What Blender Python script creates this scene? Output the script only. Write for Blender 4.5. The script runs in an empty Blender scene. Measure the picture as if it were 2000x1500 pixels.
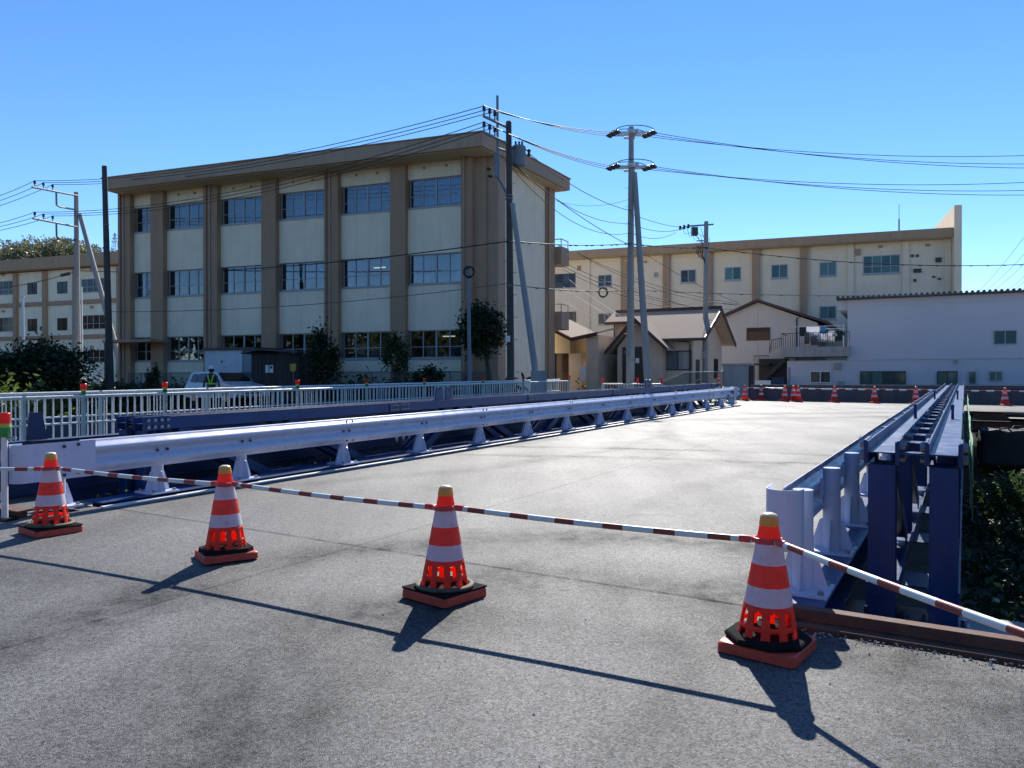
import bpy, math, random
import numpy as np
from mathutils import Vector, Matrix, noise as mnoise
R = math.radians
rnd = random.Random(7)
C = bpy.context.scene
COL = C.collection

# ------------------------------------------------------------------ camera, light, exposure
cam_d = bpy.data.cameras.new('camera')
cam = bpy.data.objects.new('camera', cam_d); COL.objects.link(cam)
cam_d.sensor_width = 36.0; cam_d.lens = 27.0
cam_d.clip_start = 0.05; cam_d.clip_end = 6000
EYE = 1.42
cam.location = (0, 0, EYE); cam.rotation_euler = (R(90 - 0.306), 0, 0)
C.camera = cam

SUN_EL, SUN_AZ = 37.5, 10.0          # azimuth clockwise from +Y
W_ = bpy.data.worlds.new('World'); C.world = W_; W_.use_nodes = True
wn = W_.node_tree.nodes; wl = W_.node_tree.links
for n_ in list(wn): wn.remove(n_)
w_out = wn.new('ShaderNodeOutputWorld'); w_bg = wn.new('ShaderNodeBackground')
w_sky = wn.new('ShaderNodeTexSky'); w_sky.sky_type = 'NISHITA'; w_sky.sun_disc = False
w_sky.sun_elevation = R(SUN_EL); w_sky.sun_rotation = R(SUN_AZ)
w_sky.air_density = 0.86; w_sky.dust_density = 0.0; w_sky.ozone_density = 4.0; w_sky.altitude = 100
w_hs = wn.new('ShaderNodeHueSaturation'); w_hs.inputs['Saturation'].default_value = 1.17; w_hs.inputs['Hue'].default_value = 0.503
wl.new(w_sky.outputs[0], w_hs.inputs['Color']); wl.new(w_hs.outputs[0], w_bg.inputs['Color'])
w_bg.inputs['Strength'].default_value = 0.112
wl.new(w_bg.outputs[0], w_out.inputs['Surface'])
sun_d = bpy.data.lights.new('sun', 'SUN'); sun_d.energy = 4.6; sun_d.angle = R(0.53); sun_d.color = (1.0, 0.95, 0.87)
sun = bpy.data.objects.new('sun', sun_d); COL.objects.link(sun)
sv = Vector((math.sin(R(SUN_AZ)) * math.cos(R(SUN_EL)), math.cos(R(SUN_AZ)) * math.cos(R(SUN_EL)), math.sin(R(SUN_EL))))
sun.rotation_euler = (-sv).to_track_quat('-Z', 'Y').to_euler(); sun.location = sv * 60
C.view_settings.view_transform = 'Standard'; C.view_settings.look = 'None'
C.view_settings.gamma = 1.0; C.view_settings.use_curve_mapping = False
C.view_settings.exposure = 0.74
try:
    C.cycles.max_bounces = 8; C.cycles.transparent_max_bounces = 12
except Exception: pass

# ------------------------------------------------------------------ places
TH = math.atan(0.59); US, UC = math.sin(TH), math.cos(TH)      # bridge axis u = (US, UC); n = (UC, -US) to its right
GK = 0.0147
def g(Y): return GK * min(max(Y, -30.0), 34.0)                 # the road rises gently away from us
def B(s, n, h=0.0):
    X = US * s + UC * n; Y = UC * s - US * n
    return (X, Y, h + g(Y))
def at(px, py, Y): return ((px - 1000) / 1500 * Y, Y, EYE - (py - 742) / 1500 * Y)
def zat(py, Y): return EYE - (py - 742) / 1500 * Y
class Frame:                                                    # facade frame: t along e, d outwards to the viewer, z up
    def __init__(s, O, e):
        l = math.hypot(*e); s.O = O; s.e = (e[0] / l, e[1] / l)
        q = (s.e[1], -s.e[0])
        if q[0] * -O[0] + q[1] * -O[1] < 0: q = (-q[0], -q[1])
        s.q = q
    def __call__(s, t, d, z): return (s.O[0] + t * s.e[0] + d * s.q[0], s.O[1] + t * s.e[1] + d * s.q[1], z)
    def t(s, px, d=0):
        a = (px - 1000) / 1500; ox = s.O[0] + d * s.q[0]; oy = s.O[1] + d * s.q[1]
        return (a * oy - ox) / (s.e[0] - a * s.e[1])
    def z(s, px, py, d=0):
        t = s.t(px, d); return zat(py, s(t, d, 0)[1])

# ------------------------------------------------------------------ mesh builder and object helpers
def ident(x, y, z): return (x, y, z)
def bframe(s, n, h): return B(s, n, h)
class MB:
    def __init__(s): s.v = []; s.f = []; s.m = []; s.sm = []
    def add(s, vs, fs, mi=0, smooth=False):
        k = len(s.v); s.v.extend(tuple(p) for p in vs)
        for f in fs: s.f.append([k + i for i in f]); s.m.append(mi); s.sm.append(smooth)
    def box(s, fr, a, b, mi=0):
        (x0, y0, z0), (x1, y1, z1) = a, b
        vs = [fr(x, y, z) for z in (z0, z1) for x, y in ((x0, y0), (x1, y0), (x1, y1), (x0, y1))]
        s.add(vs, [(0, 3, 2, 1), (4, 5, 6, 7), (0, 1, 5, 4), (1, 2, 6, 5), (2, 3, 7, 6), (3, 0, 4, 7)], mi)
        return s
    def prism(s, low, high, mi=0, smooth=False):                # two matching rings of points
        n = len(low); s.add(list(low) + list(high), [tuple(range(n))[::-1], tuple(range(n, 2 * n))], mi)
        s.add(list(low) + list(high), [(i, (i + 1) % n, n + (i + 1) % n, n + i) for i in range(n)], mi, smooth)
        return s
    def tube(s, pts, r, seg=8, mi=0, caps=True, smooth=True):
        pts = [Vector(p) for p in pts]; n = len(pts)
        rs = r if isinstance(r, (list, tuple)) else [r] * n
        vs = []; prev = None
        for i, p in enumerate(pts):
            d = (pts[min(i + 1, n - 1)] - pts[max(i - 1, 0)]).normalized()
            if prev is None:
                up = Vector((0, 0, 1)) if abs(d.z) < 0.95 else Vector((1, 0, 0)); a = d.cross(up).normalized()
            else:
                a = (prev - d * prev.dot(d)).normalized()
            prev = a; b = d.cross(a)
            for k in range(seg):
                an = 2 * math.pi * k / seg; vs.append(p + (a * math.cos(an) + b * math.sin(an)) * rs[i])
        fs = [(i * seg + k, i * seg + (k + 1) % seg, (i + 1) * seg + (k + 1) % seg, (i + 1) * seg + k) for i in range(n - 1) for k in range(seg)]
        s.add(vs, fs, mi, smooth)
        if caps:
            s.add(vs[:seg], [tuple(range(seg))[::-1]], mi); s.add(vs[-seg:], [tuple(range(seg))], mi)
        return s
    def lathe(s, prof, seg=24, c=(0, 0, 0), mi=0, smooth=True, rot=0.0):
        vs = []
        for (r_, z) in prof:
            for k in range(seg):
                a = 2 * math.pi * k / seg + rot; vs.append((c[0] + r_ * math.cos(a), c[1] + r_ * math.sin(a), c[2] + z))
        n = len(prof)
        fs = [(i * seg + k, i * seg + (k + 1) % seg, (i + 1) * seg + (k + 1) % seg, (i + 1) * seg + k) for i in range(n - 1) for k in range(seg)]
        s.add(vs, fs, mi, smooth); return s
    def disc(s, r_, z, seg=24, c=(0, 0, 0), mi=0, rot=0.0):
        s.add([(c[0] + r_ * math.cos(2 * math.pi * k / seg + rot), c[1] + r_ * math.sin(2 * math.pi * k / seg + rot), c[2] + z) for k in range(seg)], [tuple(range(seg))], mi); return s
    def sweep(s, prof, fr, a0, a1, mi=0):                       # closed profile of (n, h) swept along the first axis
        s.prism([fr(a0, n_, h_) for n_, h_ in prof], [fr(a1, n_, h_) for n_, h_ in prof], mi); return s
    def build(s, name, mats, parent=None, off=None):
        me = bpy.data.meshes.new(name)
        o3 = Vector((0, 0, 0)) if off is None else Vector(off)
        p = parent
        while p is not None: o3 = o3 + p.location; p = p.parent
        me.from_pydata([(x - o3.x, y - o3.y, z - o3.z) for x, y, z in s.v], [], s.f)
        mats = mats if isinstance(mats, (list, tuple)) else [mats]
        for m in mats: me.materials.append(m)
        me.polygons.foreach_set('material_index', s.m); me.polygons.foreach_set('use_smooth', s.sm)
        me.update()
        o = bpy.data.objects.new(name, me); COL.objects.link(o)
        if off is not None: o.location = Vector(off)
        if parent is not None: o.parent = parent
        return o
def bevel(o, w=0.003, seg=1):
    m = o.modifiers.new('edge', 'BEVEL'); m.width = w; m.segments = seg; m.limit_method = 'ANGLE'; m.angle_limit = R(40); return o
def thing(name, label, cat, loc=(0, 0, 0), group=None):
    o = bpy.data.objects.new(name, None); COL.objects.link(o); o.empty_display_size = 0.2
    o.location = loc; o['label'] = label; o['category'] = cat
    if group: o['group'] = group
    return o
def tag(o, label, cat, group=None):
    o['label'] = label; o['category'] = cat
    if group: o['group'] = group
    return o
def kind(o, k): o['kind'] = k; return o
def copy_tree(o, parent=None):
    c = o.copy(); COL.objects.link(c)
    if parent is not None: c.parent = parent; c.matrix_parent_inverse = Matrix()
    for ch in list(o.children): copy_tree(ch, c)
    return c

# ------------------------------------------------------------------ materials
def mat(name, col, rough=0.6, metal=0.0, spec=0.5, var=0.12, vs=3.0, bump=0.0, bs=60.0, coat=0.0, streak=0.0, translucent=0.0, space='world', alpha=None):
    m = bpy.data.materials.new(name); m.use_nodes = True
    N = m.node_tree.nodes; L = m.node_tree.links; b = N['Principled BSDF']
    b.inputs['Roughness'].default_value = rough; b.inputs['Metallic'].default_value = metal
    b.inputs['Specular IOR Level'].default_value = spec; b.inputs['Coat Weight'].default_value = coat
    c4 = (*col, 1)
    if space == 'world': pos = N.new('ShaderNodeNewGeometry').outputs['Position']
    else: pos = N.new('ShaderNodeTexCoord').outputs['Object']
    src = None
    if var > 0:
        nz = N.new('ShaderNodeTexNoise'); nz.inputs['Scale'].default_value = vs; nz.inputs['Detail'].default_value = 6; nz.inputs['Roughness'].default_value = 0.62
        L.new(pos, nz.inputs['Vector'])
        mr = N.new('ShaderNodeMapRange'); mr.inputs[1].default_value = 0.28; mr.inputs[2].default_value = 0.72
        mr.inputs[3].default_value = 1 - var; mr.inputs[4].default_value = 1 + var; L.new(nz.outputs['Fac'], mr.inputs[0])
        mx = N.new('ShaderNodeMix'); mx.data_type = 'RGBA'; mx.blend_type = 'MULTIPLY'; mx.inputs[0].default_value = 1.0
        mx.inputs[6].default_value = c4; L.new(mr.outputs[0], mx.inputs[7]); src = mx.outputs[2]
        rr = N.new('ShaderNodeMapRange'); rr.inputs[1].default_value = 0.3; rr.inputs[2].default_value = 0.7
        rr.inputs[3].default_value = max(0.02, rough - 0.08); rr.inputs[4].default_value = min(1, rough + 0.08)
        L.new(nz.outputs['Fac'], rr.inputs[0]); L.new(rr.outputs[0], b.inputs['Roughness'])
    if streak > 0:
        mp = N.new('ShaderNodeMapping'); mp.inputs['Scale'].default_value = (2.6, 2.6, 0.16); L.new(pos, mp.inputs['Vector'])
        n2 = N.new('ShaderNodeTexNoise'); n2.inputs['Scale'].default_value = 1.6; n2.inputs['Detail'].default_value = 5; L.new(mp.outputs[0], n2.inputs['Vector'])
        m2 = N.new('ShaderNodeMapRange'); m2.inputs[1].default_value = 0.45; m2.inputs[2].default_value = 0.75; m2.inputs[3].default_value = 1.0; m2.inputs[4].default_value = 1 - streak
        L.new(n2.outputs['Fac'], m2.inputs[0])
        mx2 = N.new('ShaderNodeMix'); mx2.data_type = 'RGBA'; mx2.blend_type = 'MULTIPLY'; mx2.inputs[0].default_value = 1.0
        if src is None: mx2.inputs[6].default_value = c4
        else: L.new(src, mx2.inputs[6])
        L.new(m2.outputs[0], mx2.inputs[7]); src = mx2.outputs[2]
    if src is None: b.inputs['Base Color'].default_value = c4
    else: L.new(src, b.inputs['Base Color'])
    if bump > 0:
        n3 = N.new('ShaderNodeTexNoise'); n3.inputs['Scale'].default_value = bs; n3.inputs['Detail'].default_value = 4; L.new(pos, n3.inputs['Vector'])
        bp = N.new('ShaderNodeBump'); bp.inputs['Strength'].default_value = bump; bp.inputs['Distance'].default_value = 0.01
        L.new(n3.outputs['Fac'], bp.inputs['Height']); L.new(bp.outputs[0], b.inputs['Normal'])
    out = N['Material Output']
    if translucent > 0:
        tr = N.new('ShaderNodeBsdfTranslucent'); ms = N.new('ShaderNodeMixShader'); ms.inputs[0].default_value = translucent
        if src is None: tr.inputs['Color'].default_value = c4
        else: L.new(src, tr.inputs['Color'])
        L.new(b.outputs[0], ms.inputs[1]); L.new(tr.outputs[0], ms.inputs[2]); L.new(ms.outputs[0], out.inputs['Surface'])
    if alpha is not None:
        tp = N.new('ShaderNodeBsdfTransparent'); ms = N.new('ShaderNodeMixShader'); ms.inputs[0].default_value = alpha
        L.new(tp.outputs[0], ms.inputs[1]); L.new(b.outputs[0], ms.inputs[2]); L.new(ms.outputs[0], out.inputs['Surface'])
    return m
def weather(m, col, lo=0.60, hi=0.72, sc=6.0, amount=0.7, rough=0.85):
    N = m.node_tree.nodes; L = m.node_tree.links; b = N['Principled BSDF']
    ge = N.new('ShaderNodeNewGeometry'); n1 = N.new('ShaderNodeTexNoise'); n1.inputs['Scale'].default_value = sc; n1.inputs['Detail'].default_value = 9; n1.inputs['Roughness'].default_value = 0.7
    L.new(ge.outputs['Position'], n1.inputs['Vector'])
    r_ = N.new('ShaderNodeMapRange'); r_.inputs[1].default_value = lo; r_.inputs[2].default_value = hi; r_.inputs[3].default_value = 0; r_.inputs[4].default_value = amount; L.new(n1.outputs['Fac'], r_.inputs[0])
    mx = N.new('ShaderNodeMix'); mx.data_type = 'RGBA'; mx.inputs[7].default_value = (*col, 1); L.new(r_.outputs[0], mx.inputs[0])
    old = b.inputs['Base Color'].links[0].from_socket if b.inputs['Base Color'].links else None
    if old: L.new(old, mx.inputs[6])
    else: mx.inputs[6].default_value = b.inputs['Base Color'].default_value
    L.new(mx.outputs[2], b.inputs['Base Color'])
    return m
def glass_mat(name, tint, refl=0.25, rough=0.02):
    m = bpy.data.materials.new(name); m.use_nodes = True
    N = m.node_tree.nodes; L = m.node_tree.links; N.remove(N['Principled BSDF'])
    tp = N.new('ShaderNodeBsdfTransparent'); tp.inputs['Color'].default_value = (*tint, 1)
    gl = N.new('ShaderNodeBsdfGlossy'); gl.inputs['Roughness'].default_value = rough; gl.inputs['Color'].default_value = (0.9, 0.95, 1, 1)
    nz = N.new('ShaderNodeTexNoise'); nz.inputs['Scale'].default_value = 0.9
    ge = N.new('ShaderNodeNewGeometry'); L.new(ge.outputs['Position'], nz.inputs['Vector'])
    bp = N.new('ShaderNodeBump'); bp.inputs['Strength'].default_value = 0.12; bp.inputs['Distance'].default_value = 0.05; L.new(nz.outputs['Fac'], bp.inputs['Height']); L.new(bp.outputs[0], gl.inputs['Normal'])
    ms = N.new('ShaderNodeMixShader'); ms.inputs[0].default_value = refl
    L.new(tp.outputs[0], ms.inputs[1]); L.new(gl.outputs[0], ms.inputs[2]); L.new(ms.outputs[0], N['Material Output'].inputs['Surface'])
    return m
def pane_mat(name, c0, c1, rough=0.05, spec=0.3):                # opaque far panes, each its own shade
    m = bpy.data.materials.new(name); m.use_nodes = True
    N = m.node_tree.nodes; L = m.node_tree.links; b = N['Principled BSDF']
    oi = N.new('ShaderNodeObjectInfo'); mx = N.new('ShaderNodeMix'); mx.data_type = 'RGBA'
    mx.inputs[6].default_value = (*c0, 1); mx.inputs[7].default_value = (*c1, 1)
    L.new(oi.outputs['Random'], mx.inputs[0]); L.new(mx.outputs[2], b.inputs['Base Color'])
    b.inputs['Roughness'].default_value = rough; b.inputs['Specular IOR Level'].default_value = spec
    return m
def leaf_mat(name, c0, c1, sc=2.5, tl=0.3):
    m = bpy.data.materials.new(name); m.use_nodes = True
    N = m.node_tree.nodes; L = m.node_tree.links; b = N['Principled BSDF']; b.inputs['Roughness'].default_value = 0.5
    b.inputs['Specular IOR Level'].default_value = 0.35
    ge = N.new('ShaderNodeNewGeometry'); nz = N.new('ShaderNodeTexNoise'); nz.inputs['Scale'].default_value = sc; nz.inputs['Detail'].default_value = 5
    L.new(ge.outputs['Position'], nz.inputs['Vector'])
    mr = N.new('ShaderNodeMapRange'); mr.inputs[1].default_value = 0.3; mr.inputs[2].default_value = 0.7; L.new(nz.outputs['Fac'], mr.inputs[0])
    mx = N.new('ShaderNodeMix'); mx.data_type = 'RGBA'; mx.inputs[6].default_value = (*c0, 1); mx.inputs[7].default_value = (*c1, 1)
    L.new(mr.outputs[0], mx.inputs[0]); L.new(mx.outputs[2], b.inputs['Base Color'])
    tr = N.new('ShaderNodeBsdfTranslucent'); L.new(mx.outputs[2], tr.inputs['Color'])
    ms = N.new('ShaderNodeMixShader'); ms.inputs[0].default_value = tl
    L.new(b.outputs[0], ms.inputs[1]); L.new(tr.outputs[0], ms.inputs[2]); L.new(ms.outputs[0], N['Material Output'].inputs['Surface'])
    return m
def asphalt_mat():
    m = bpy.data.materials.new('asphalt'); m.use_nodes = True
    N = m.node_tree.nodes; L = m.node_tree.links; b = N['Principled BSDF']
    pos = N.new('ShaderNodeNewGeometry').outputs['Position']
    def noise(sc, det, vec=None, ro=0.6):
        n = N.new('ShaderNodeTexNoise'); n.inputs['Scale'].default_value = sc; n.inputs['Detail'].default_value = det; n.inputs['Roughness'].default_value = ro
        L.new(pos if vec is None else vec, n.inputs['Vector']); return n.outputs['Fac']
    def rng(x, a, b_, c, d):
        r_ = N.new('ShaderNodeMapRange'); r_.inputs[1].default_value = a; r_.inputs[2].default_value = b_; r_.inputs[3].default_value = c; r_.inputs[4].default_value = d
        L.new(x, r_.inputs[0]); return r_.outputs[0]
    def mathn(op, a, b_=None, clamp=False):
        n = N.new('ShaderNodeMath'); n.operation = op; n.use_clamp = clamp
        for i, x in enumerate((a, b_)):
            if x is None: continue
            if isinstance(x, (int, float)): n.inputs[i].default_value = x
            else: L.new(x, n.inputs[i])
        return n.outputs[0]
    mp = N.new('ShaderNodeMapping'); mp.inputs['Rotation'].default_value = (0, 0, TH); mp.inputs['Scale'].default_value = (1.0, 0.16, 1); L.new(pos, mp.inputs['Vector'])
    vo = N.new('ShaderNodeTexVoronoi'); vo.inputs['Scale'].default_value = 95; L.new(pos, vo.inputs['Vector'])
    sep = N.new('ShaderNodeSeparateColor'); L.new(vo.outputs['Color'], sep.inputs[0])
    stone = rng(sep.outputs[0], 0.0, 1.0, 0.42, 1.55)              # single stones, light and dark
    grain = rng(noise(180, 3), 0.3, 0.7, 0.7, 1.3)
    patch = rng(noise(0.55, 6), 0.3, 0.72, 0.86, 1.13)
    lane = rng(noise(1.3, 4, mp.outputs[0]), 0.32, 0.7, 1.1, 0.84)
    wob = rng(noise(0.8, 3), 0.2, 0.8, -0.25, 0.25)
    spot = rng(noise(7, 4), 0.3, 0.7, 0.3, 1.0)
    fine = mathn('MULTIPLY', stone, grain); total = mathn('MULTIPLY', patch, lane)
    brk = rng(noise(0.9, 3), 0.32, 0.55, 0.25, 1.0)
    for (cx, cy, rad, wid, dep) in ((0.40, 3.46, 2.98, 0.24, 0.62), (0.40, 3.46, 1.62, 0.40, 0.50), (-8, -30, 44.7, 0.13, 0.58), (-8, -30, 43.3, 0.13, 0.5), (-9.5, 21.0, 13.5, 0.16, 0.34), (-9.5, 21.0, 11.6, 0.18, 0.30), (22, -4, 22.5, 0.16, 0.28), (24, -6, 26.5, 0.15, 0.25), (6, 30, 26.4, 0.25, 0.30), (-30, 12, 33.5, 0.2, 0.25)):
        cv = N.new('ShaderNodeVectorMath'); cv.operation = 'SUBTRACT'; cv.inputs[1].default_value = (cx, cy, 0); L.new(pos, cv.inputs[0])
        fl = N.new('ShaderNodeVectorMath'); fl.operation = 'MULTIPLY'; fl.inputs[1].default_value = (1, 1, 0); L.new(cv.outputs[0], fl.inputs[0])
        ln = N.new('ShaderNodeVectorMath'); ln.operation = 'LENGTH'; L.new(fl.outputs[0], ln.inputs[0])
        dd = mathn('ABSOLUTE', mathn('SUBTRACT', mathn('ADD', ln.outputs['Value'], wob), rad))
        k = mathn('MULTIPLY', rng(dd, wid * 0.3, wid * 1.8, dep, 0.0), mathn('MULTIPLY', spot, brk))
        total = mathn('MULTIPLY', total, mathn('SUBTRACT', 1.0, k))
    # oil and water stains, hairline cracks, the laying seam and the joint at the bridge end
    st = rng(noise(0.75, 7, None, 0.72), 0.58, 0.70, 0.0, 0.20); total = mathn('MULTIPLY', total, mathn('SUBTRACT', 1.0, st))
    sp2 = rng(noise(4.2, 5, None, 0.6), 0.67, 0.74, 0.0, 0.25); total = mathn('MULTIPLY', total, mathn('SUBTRACT', 1.0, sp2))
    du = rng(noise(1.9, 6, None, 0.7), 0.60, 0.75, 1.0, 1.30); total = mathn('MULTIPLY', total, du)
    nzc = N.new('ShaderNodeTexNoise'); nzc.inputs['Scale'].default_value = 1.4; nzc.inputs['Detail'].default_value = 6; L.new(pos, nzc.inputs['Vector'])
    va = N.new('ShaderNodeVectorMath'); va.operation = 'MULTIPLY_ADD'; va.inputs[1].default_value = (0.9, 0.9, 0); L.new(nzc.outputs['Color'], va.inputs[0]); L.new(pos, va.inputs[2])
    vc = N.new('ShaderNodeTexVoronoi'); vc.feature = 'DISTANCE_TO_EDGE'; vc.inputs['Scale'].default_value = 0.33; L.new(va.outputs[0], vc.inputs['Vector'])
    cr = mathn('MULTIPLY', rng(vc.outputs['Distance'], 0.0012, 0.0045, 0.15, 0.0), rng(noise(0.6, 2), 0.5, 0.62, 0.0, 1.0)); total = mathn('MULTIPLY', total, mathn('SUBTRACT', 1.0, cr))
    for (a_, b2, c_, wd, dp) in ((UC, -US, 4.2, 0.012, 0.45), (US, UC, -4.66, 0.02, 0.6), (US, UC, -29.9, 0.03, 0.5)):
        sx = N.new('ShaderNodeSeparateXYZ'); L.new(pos, sx.inputs[0])
        dl = mathn('ABSOLUTE', mathn('ADD', mathn('ADD', mathn('MULTIPLY', sx.outputs[0], a_), mathn('MULTIPLY', sx.outputs[1], b2)), mathn('ADD', mathn('MULTIPLY', wob, 0.06), c_)))
        total = mathn('MULTIPLY', total, mathn('SUBTRACT', 1.0, mathn('MULTIPLY', rng(dl, wd * 0.5, wd * 1.5, dp, 0.0), spot)))
    mx = N.new('ShaderNodeMix'); mx.data_type = 'RGBA'; mx.blend_type = 'MULTIPLY'; mx.inputs[0].default_value = 1.0
    mx.inputs[6].default_value = (0.110, 0.109, 0.107, 1); L.new(mathn('MULTIPLY', fine, total), mx.inputs[7]); L.new(mx.outputs[2], b.inputs['Base Color'])
    L.new(rng(noise(1.1, 5), 0.3, 0.7, 0.60, 0.70), b.inputs['Roughness']); L.new(mathn('MULTIPLY', mathn('POWER', total, 1.6), mathn('MULTIPLY', rng(sep.outputs[1], 0.0, 1.0, 0.3, 0.85), 0.72)), b.inputs['Specular IOR Level'])
    v2 = N.new('ShaderNodeTexVoronoi'); v2.inputs['Scale'].default_value = 190; L.new(pos, v2.inputs['Vector'])
    hgt = mathn('ADD', v2.outputs['Distance'], mathn('MULTIPLY', noise(140, 8, None, 0.8), 0.6))
    bp = N.new('ShaderNodeBump'); bp.inputs['Strength'].default_value = 0.55; bp.inputs['Distance'].default_value = 0.006
    L.new(hgt, bp.inputs['Height']); L.new(bp.outputs[0], b.inputs['Normal'])
    return m
M = {}
M['asphalt'] = asphalt_mat()
M['soil'] = mat('soil', (0.10, 0.085, 0.06), 0.95, var=0.4, vs=1.5, bump=0.6, bs=12)
M['yard'] = mat('yard_gravel', (0.30, 0.27, 0.23), 0.95, var=0.2, vs=2, bump=0.4, bs=40)
M['navy'] = mat('navy_paint', (0.005, 0.037, 0.138), 0.36, spec=0.45, var=0.16, vs=5, bump=0.06, bs=25)
M['navy_dark'] = mat('navy_plate_paint', (0.004, 0.024, 0.085), 0.42, spec=0.5, var=0.2, vs=3)
M['white_rail'] = mat('guardrail_white_paint', (0.56, 0.59, 0.73), 0.30, spec=0.5, var=0.02, vs=4)
weather(M['navy'], (0.04, 0.10, 0.20), 0.52, 0.75, 3.5, 0.35); weather(M['navy'], (0.13, 0.06, 0.03), 0.665, 0.70, 11, 0.8)
weather(M['white_rail'], (0.30, 0.26, 0.24), 0.68, 0.75, 9, 0.2)
M['galv'] = mat('galvanised_steel', (0.46, 0.48, 0.50), 0.36, metal=0.85, var=0.18, vs=14)
M['bolt'] = mat('bolt_steel', (0.30, 0.31, 0.33), 0.4, metal=0.8, var=0.2, vs=30)
M['bolt_dark'] = mat('bolt_dark_steel', (0.06, 0.06, 0.075), 0.45, metal=0.4, var=0.2, vs=30)
M['rust'] = mat('rusty_steel', (0.115, 0.055, 0.036), 0.8, var=0.45, vs=9, bump=0.4, bs=45)
M['orange'] = mat('cone_orange_plastic', (0.92, 0.095, 0.045), 0.42, var=0.1, vs=18, translucent=0.55, streak=0.08)
M['orange_shaded'] = mat('cone_base_shaded_orange', (0.60, 0.065, 0.032), 0.55, var=0.2, vs=22)  # cone base orange darkened to hold the shade it stands in
M['reflect_white'] = mat('reflective_white_sheet', (0.72, 0.72, 0.76), 0.35, var=0.08, vs=25, translucent=0.25)
M['reflect_red'] = mat('reflective_red_sheet', (0.95, 0.10, 0.055), 0.35, var=0.1, vs=25, translucent=0.45)
M['cap'] = mat('cone_cap_amber', (0.78, 0.40, 0.07), 0.35, var=0.1, vs=30, translucent=0.2)
M['cap_top'] = mat('cone_cap_top', (0.85, 0.70, 0.42), 0.3, var=0.05, vs=30)
M['rubber'] = mat('black_rubber', (0.016, 0.015, 0.015), 0.85, spec=0.04, var=0.4, vs=20, bump=0.2, bs=60)
M['rubber_olive'] = mat('dusty_olive_rubber', (0.095, 0.085, 0.05), 0.75, var=0.35, vs=20, bump=0.2, bs=60)
M['bar_white'] = mat('bar_white_plastic', (0.78, 0.77, 0.72), 0.4, var=0.06, vs=20)
M['bar_red'] = mat('bar_dark_red_plastic', (0.30, 0.055, 0.035), 0.45, var=0.15, vs=20)
M['ring_red'] = mat('bar_ring_red_plastic', (0.70, 0.06, 0.05), 0.4, var=0.08, vs=20)
M['sticker'] = mat('sticker_white', (0.75, 0.72, 0.70), 0.5, var=0.05)
M['ink'] = mat('sticker_ink', (0.03, 0.03, 0.035), 0.6, var=0.0)
M['cream'] = mat('cream_wall_paint', (0.92, 0.79, 0.58), 0.85, var=0.08, vs=0.9, streak=0.10, bump=0.15, bs=30)
M['cream2'] = mat('pale_cream_wall_paint', (0.84, 0.69, 0.50), 0.85, var=0.07, vs=0.7, streak=0.05)
M['brown'] = mat('brown_pilaster_paint', (0.42, 0.27, 0.165), 0.8, var=0.08, vs=1.2, streak=0.14)
M['brown_lt'] = mat('brown_light_paint', (0.43, 0.29, 0.195), 0.8, var=0.08, vs=1.2, streak=0.14)
M['soffit'] = mat('soffit_tan_paint', (0.52, 0.43, 0.28), 0.85, var=0.08, vs=1.0)
M['alu'] = mat('window_aluminium', (0.36, 0.38, 0.41), 0.45, metal=0.2, var=0.05)
M['dark_frame'] = mat('dark_bronze_frame', (0.04, 0.032, 0.028), 0.45, var=0.1)
M['room'] = mat('room_wall_paint', (0.58, 0.40, 0.25), 0.9, var=0.3, vs=0.6)
M['room_floor'] = mat('room_slab', (0.25, 0.20, 0.15), 0.8, var=0.2)
M['curtain'] = mat('curtain_cloth', (0.42, 0.45, 0.48), 0.9, var=0.25, vs=2)
M['glass'] = glass_mat('window_glass', (0.58, 0.66, 0.72), 0.11)
M['glass_dark'] = pane_mat('dark_window_pane', (0.018, 0.022, 0.028), (0.07, 0.085, 0.10))
M['glass_green'] = pane_mat('green_window_pane', (0.02, 0.06, 0.062), (0.09, 0.19, 0.18))
M['glass_brown'] = pane_mat('brown_window_pane', (0.05, 0.03, 0.022), (0.10, 0.055, 0.035))
M['concrete'] = mat('concrete', (0.36, 0.35, 0.33), 0.85, var=0.14, vs=3, streak=0.2, bump=0.25, bs=40)
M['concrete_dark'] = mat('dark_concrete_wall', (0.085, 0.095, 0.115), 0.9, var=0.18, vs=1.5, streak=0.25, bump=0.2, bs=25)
M['pole'] = mat('pole_concrete', (0.31, 0.31, 0.305), 0.75, var=0.1, vs=3, streak=0.1)
M['pole_dark'] = mat('weathered_dark_pole', (0.085, 0.075, 0.068), 0.85, var=0.25, vs=5, streak=0.3)
M['steel_blue'] = mat('blue_grey_steel', (0.20, 0.24, 0.28), 0.6, spec=0.3, var=0.1)
M['wire'] = mat('wire_black', (0.018, 0.018, 0.02), 0.6, var=0.0)
M['wire_grey'] = mat('wire_grey', (0.10, 0.105, 0.115), 0.6, var=0.0)
M['insulator'] = mat('insulator_dark', (0.045, 0.032, 0.030), 0.35, var=0.1)
M['insulator_w'] = mat('insulator_pale', (0.55, 0.55, 0.54), 0.3, var=0.05)
M['white_wall'] = mat('white_building_wall', (0.58, 0.575, 0.60), 0.85, var=0.04, vs=0.6)
M['roof_dark'] = mat('dark_metal_roof', (0.060, 0.056, 0.060), 0.5, var=0.2, vs=2)
M['roof_maroon'] = mat('maroon_trim', (0.060, 0.028, 0.028), 0.5, var=0.15, vs=2)
M['roof_tile'] = mat('pale_brown_slate', (0.38, 0.31, 0.25), 0.85, spec=0.04, var=0.12, vs=6, bump=0.3, bs=14)
M['house_brown'] = mat('brown_house_siding', (0.62, 0.49, 0.37), 0.8, var=0.07, vs=1.5, streak=0.08)
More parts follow.
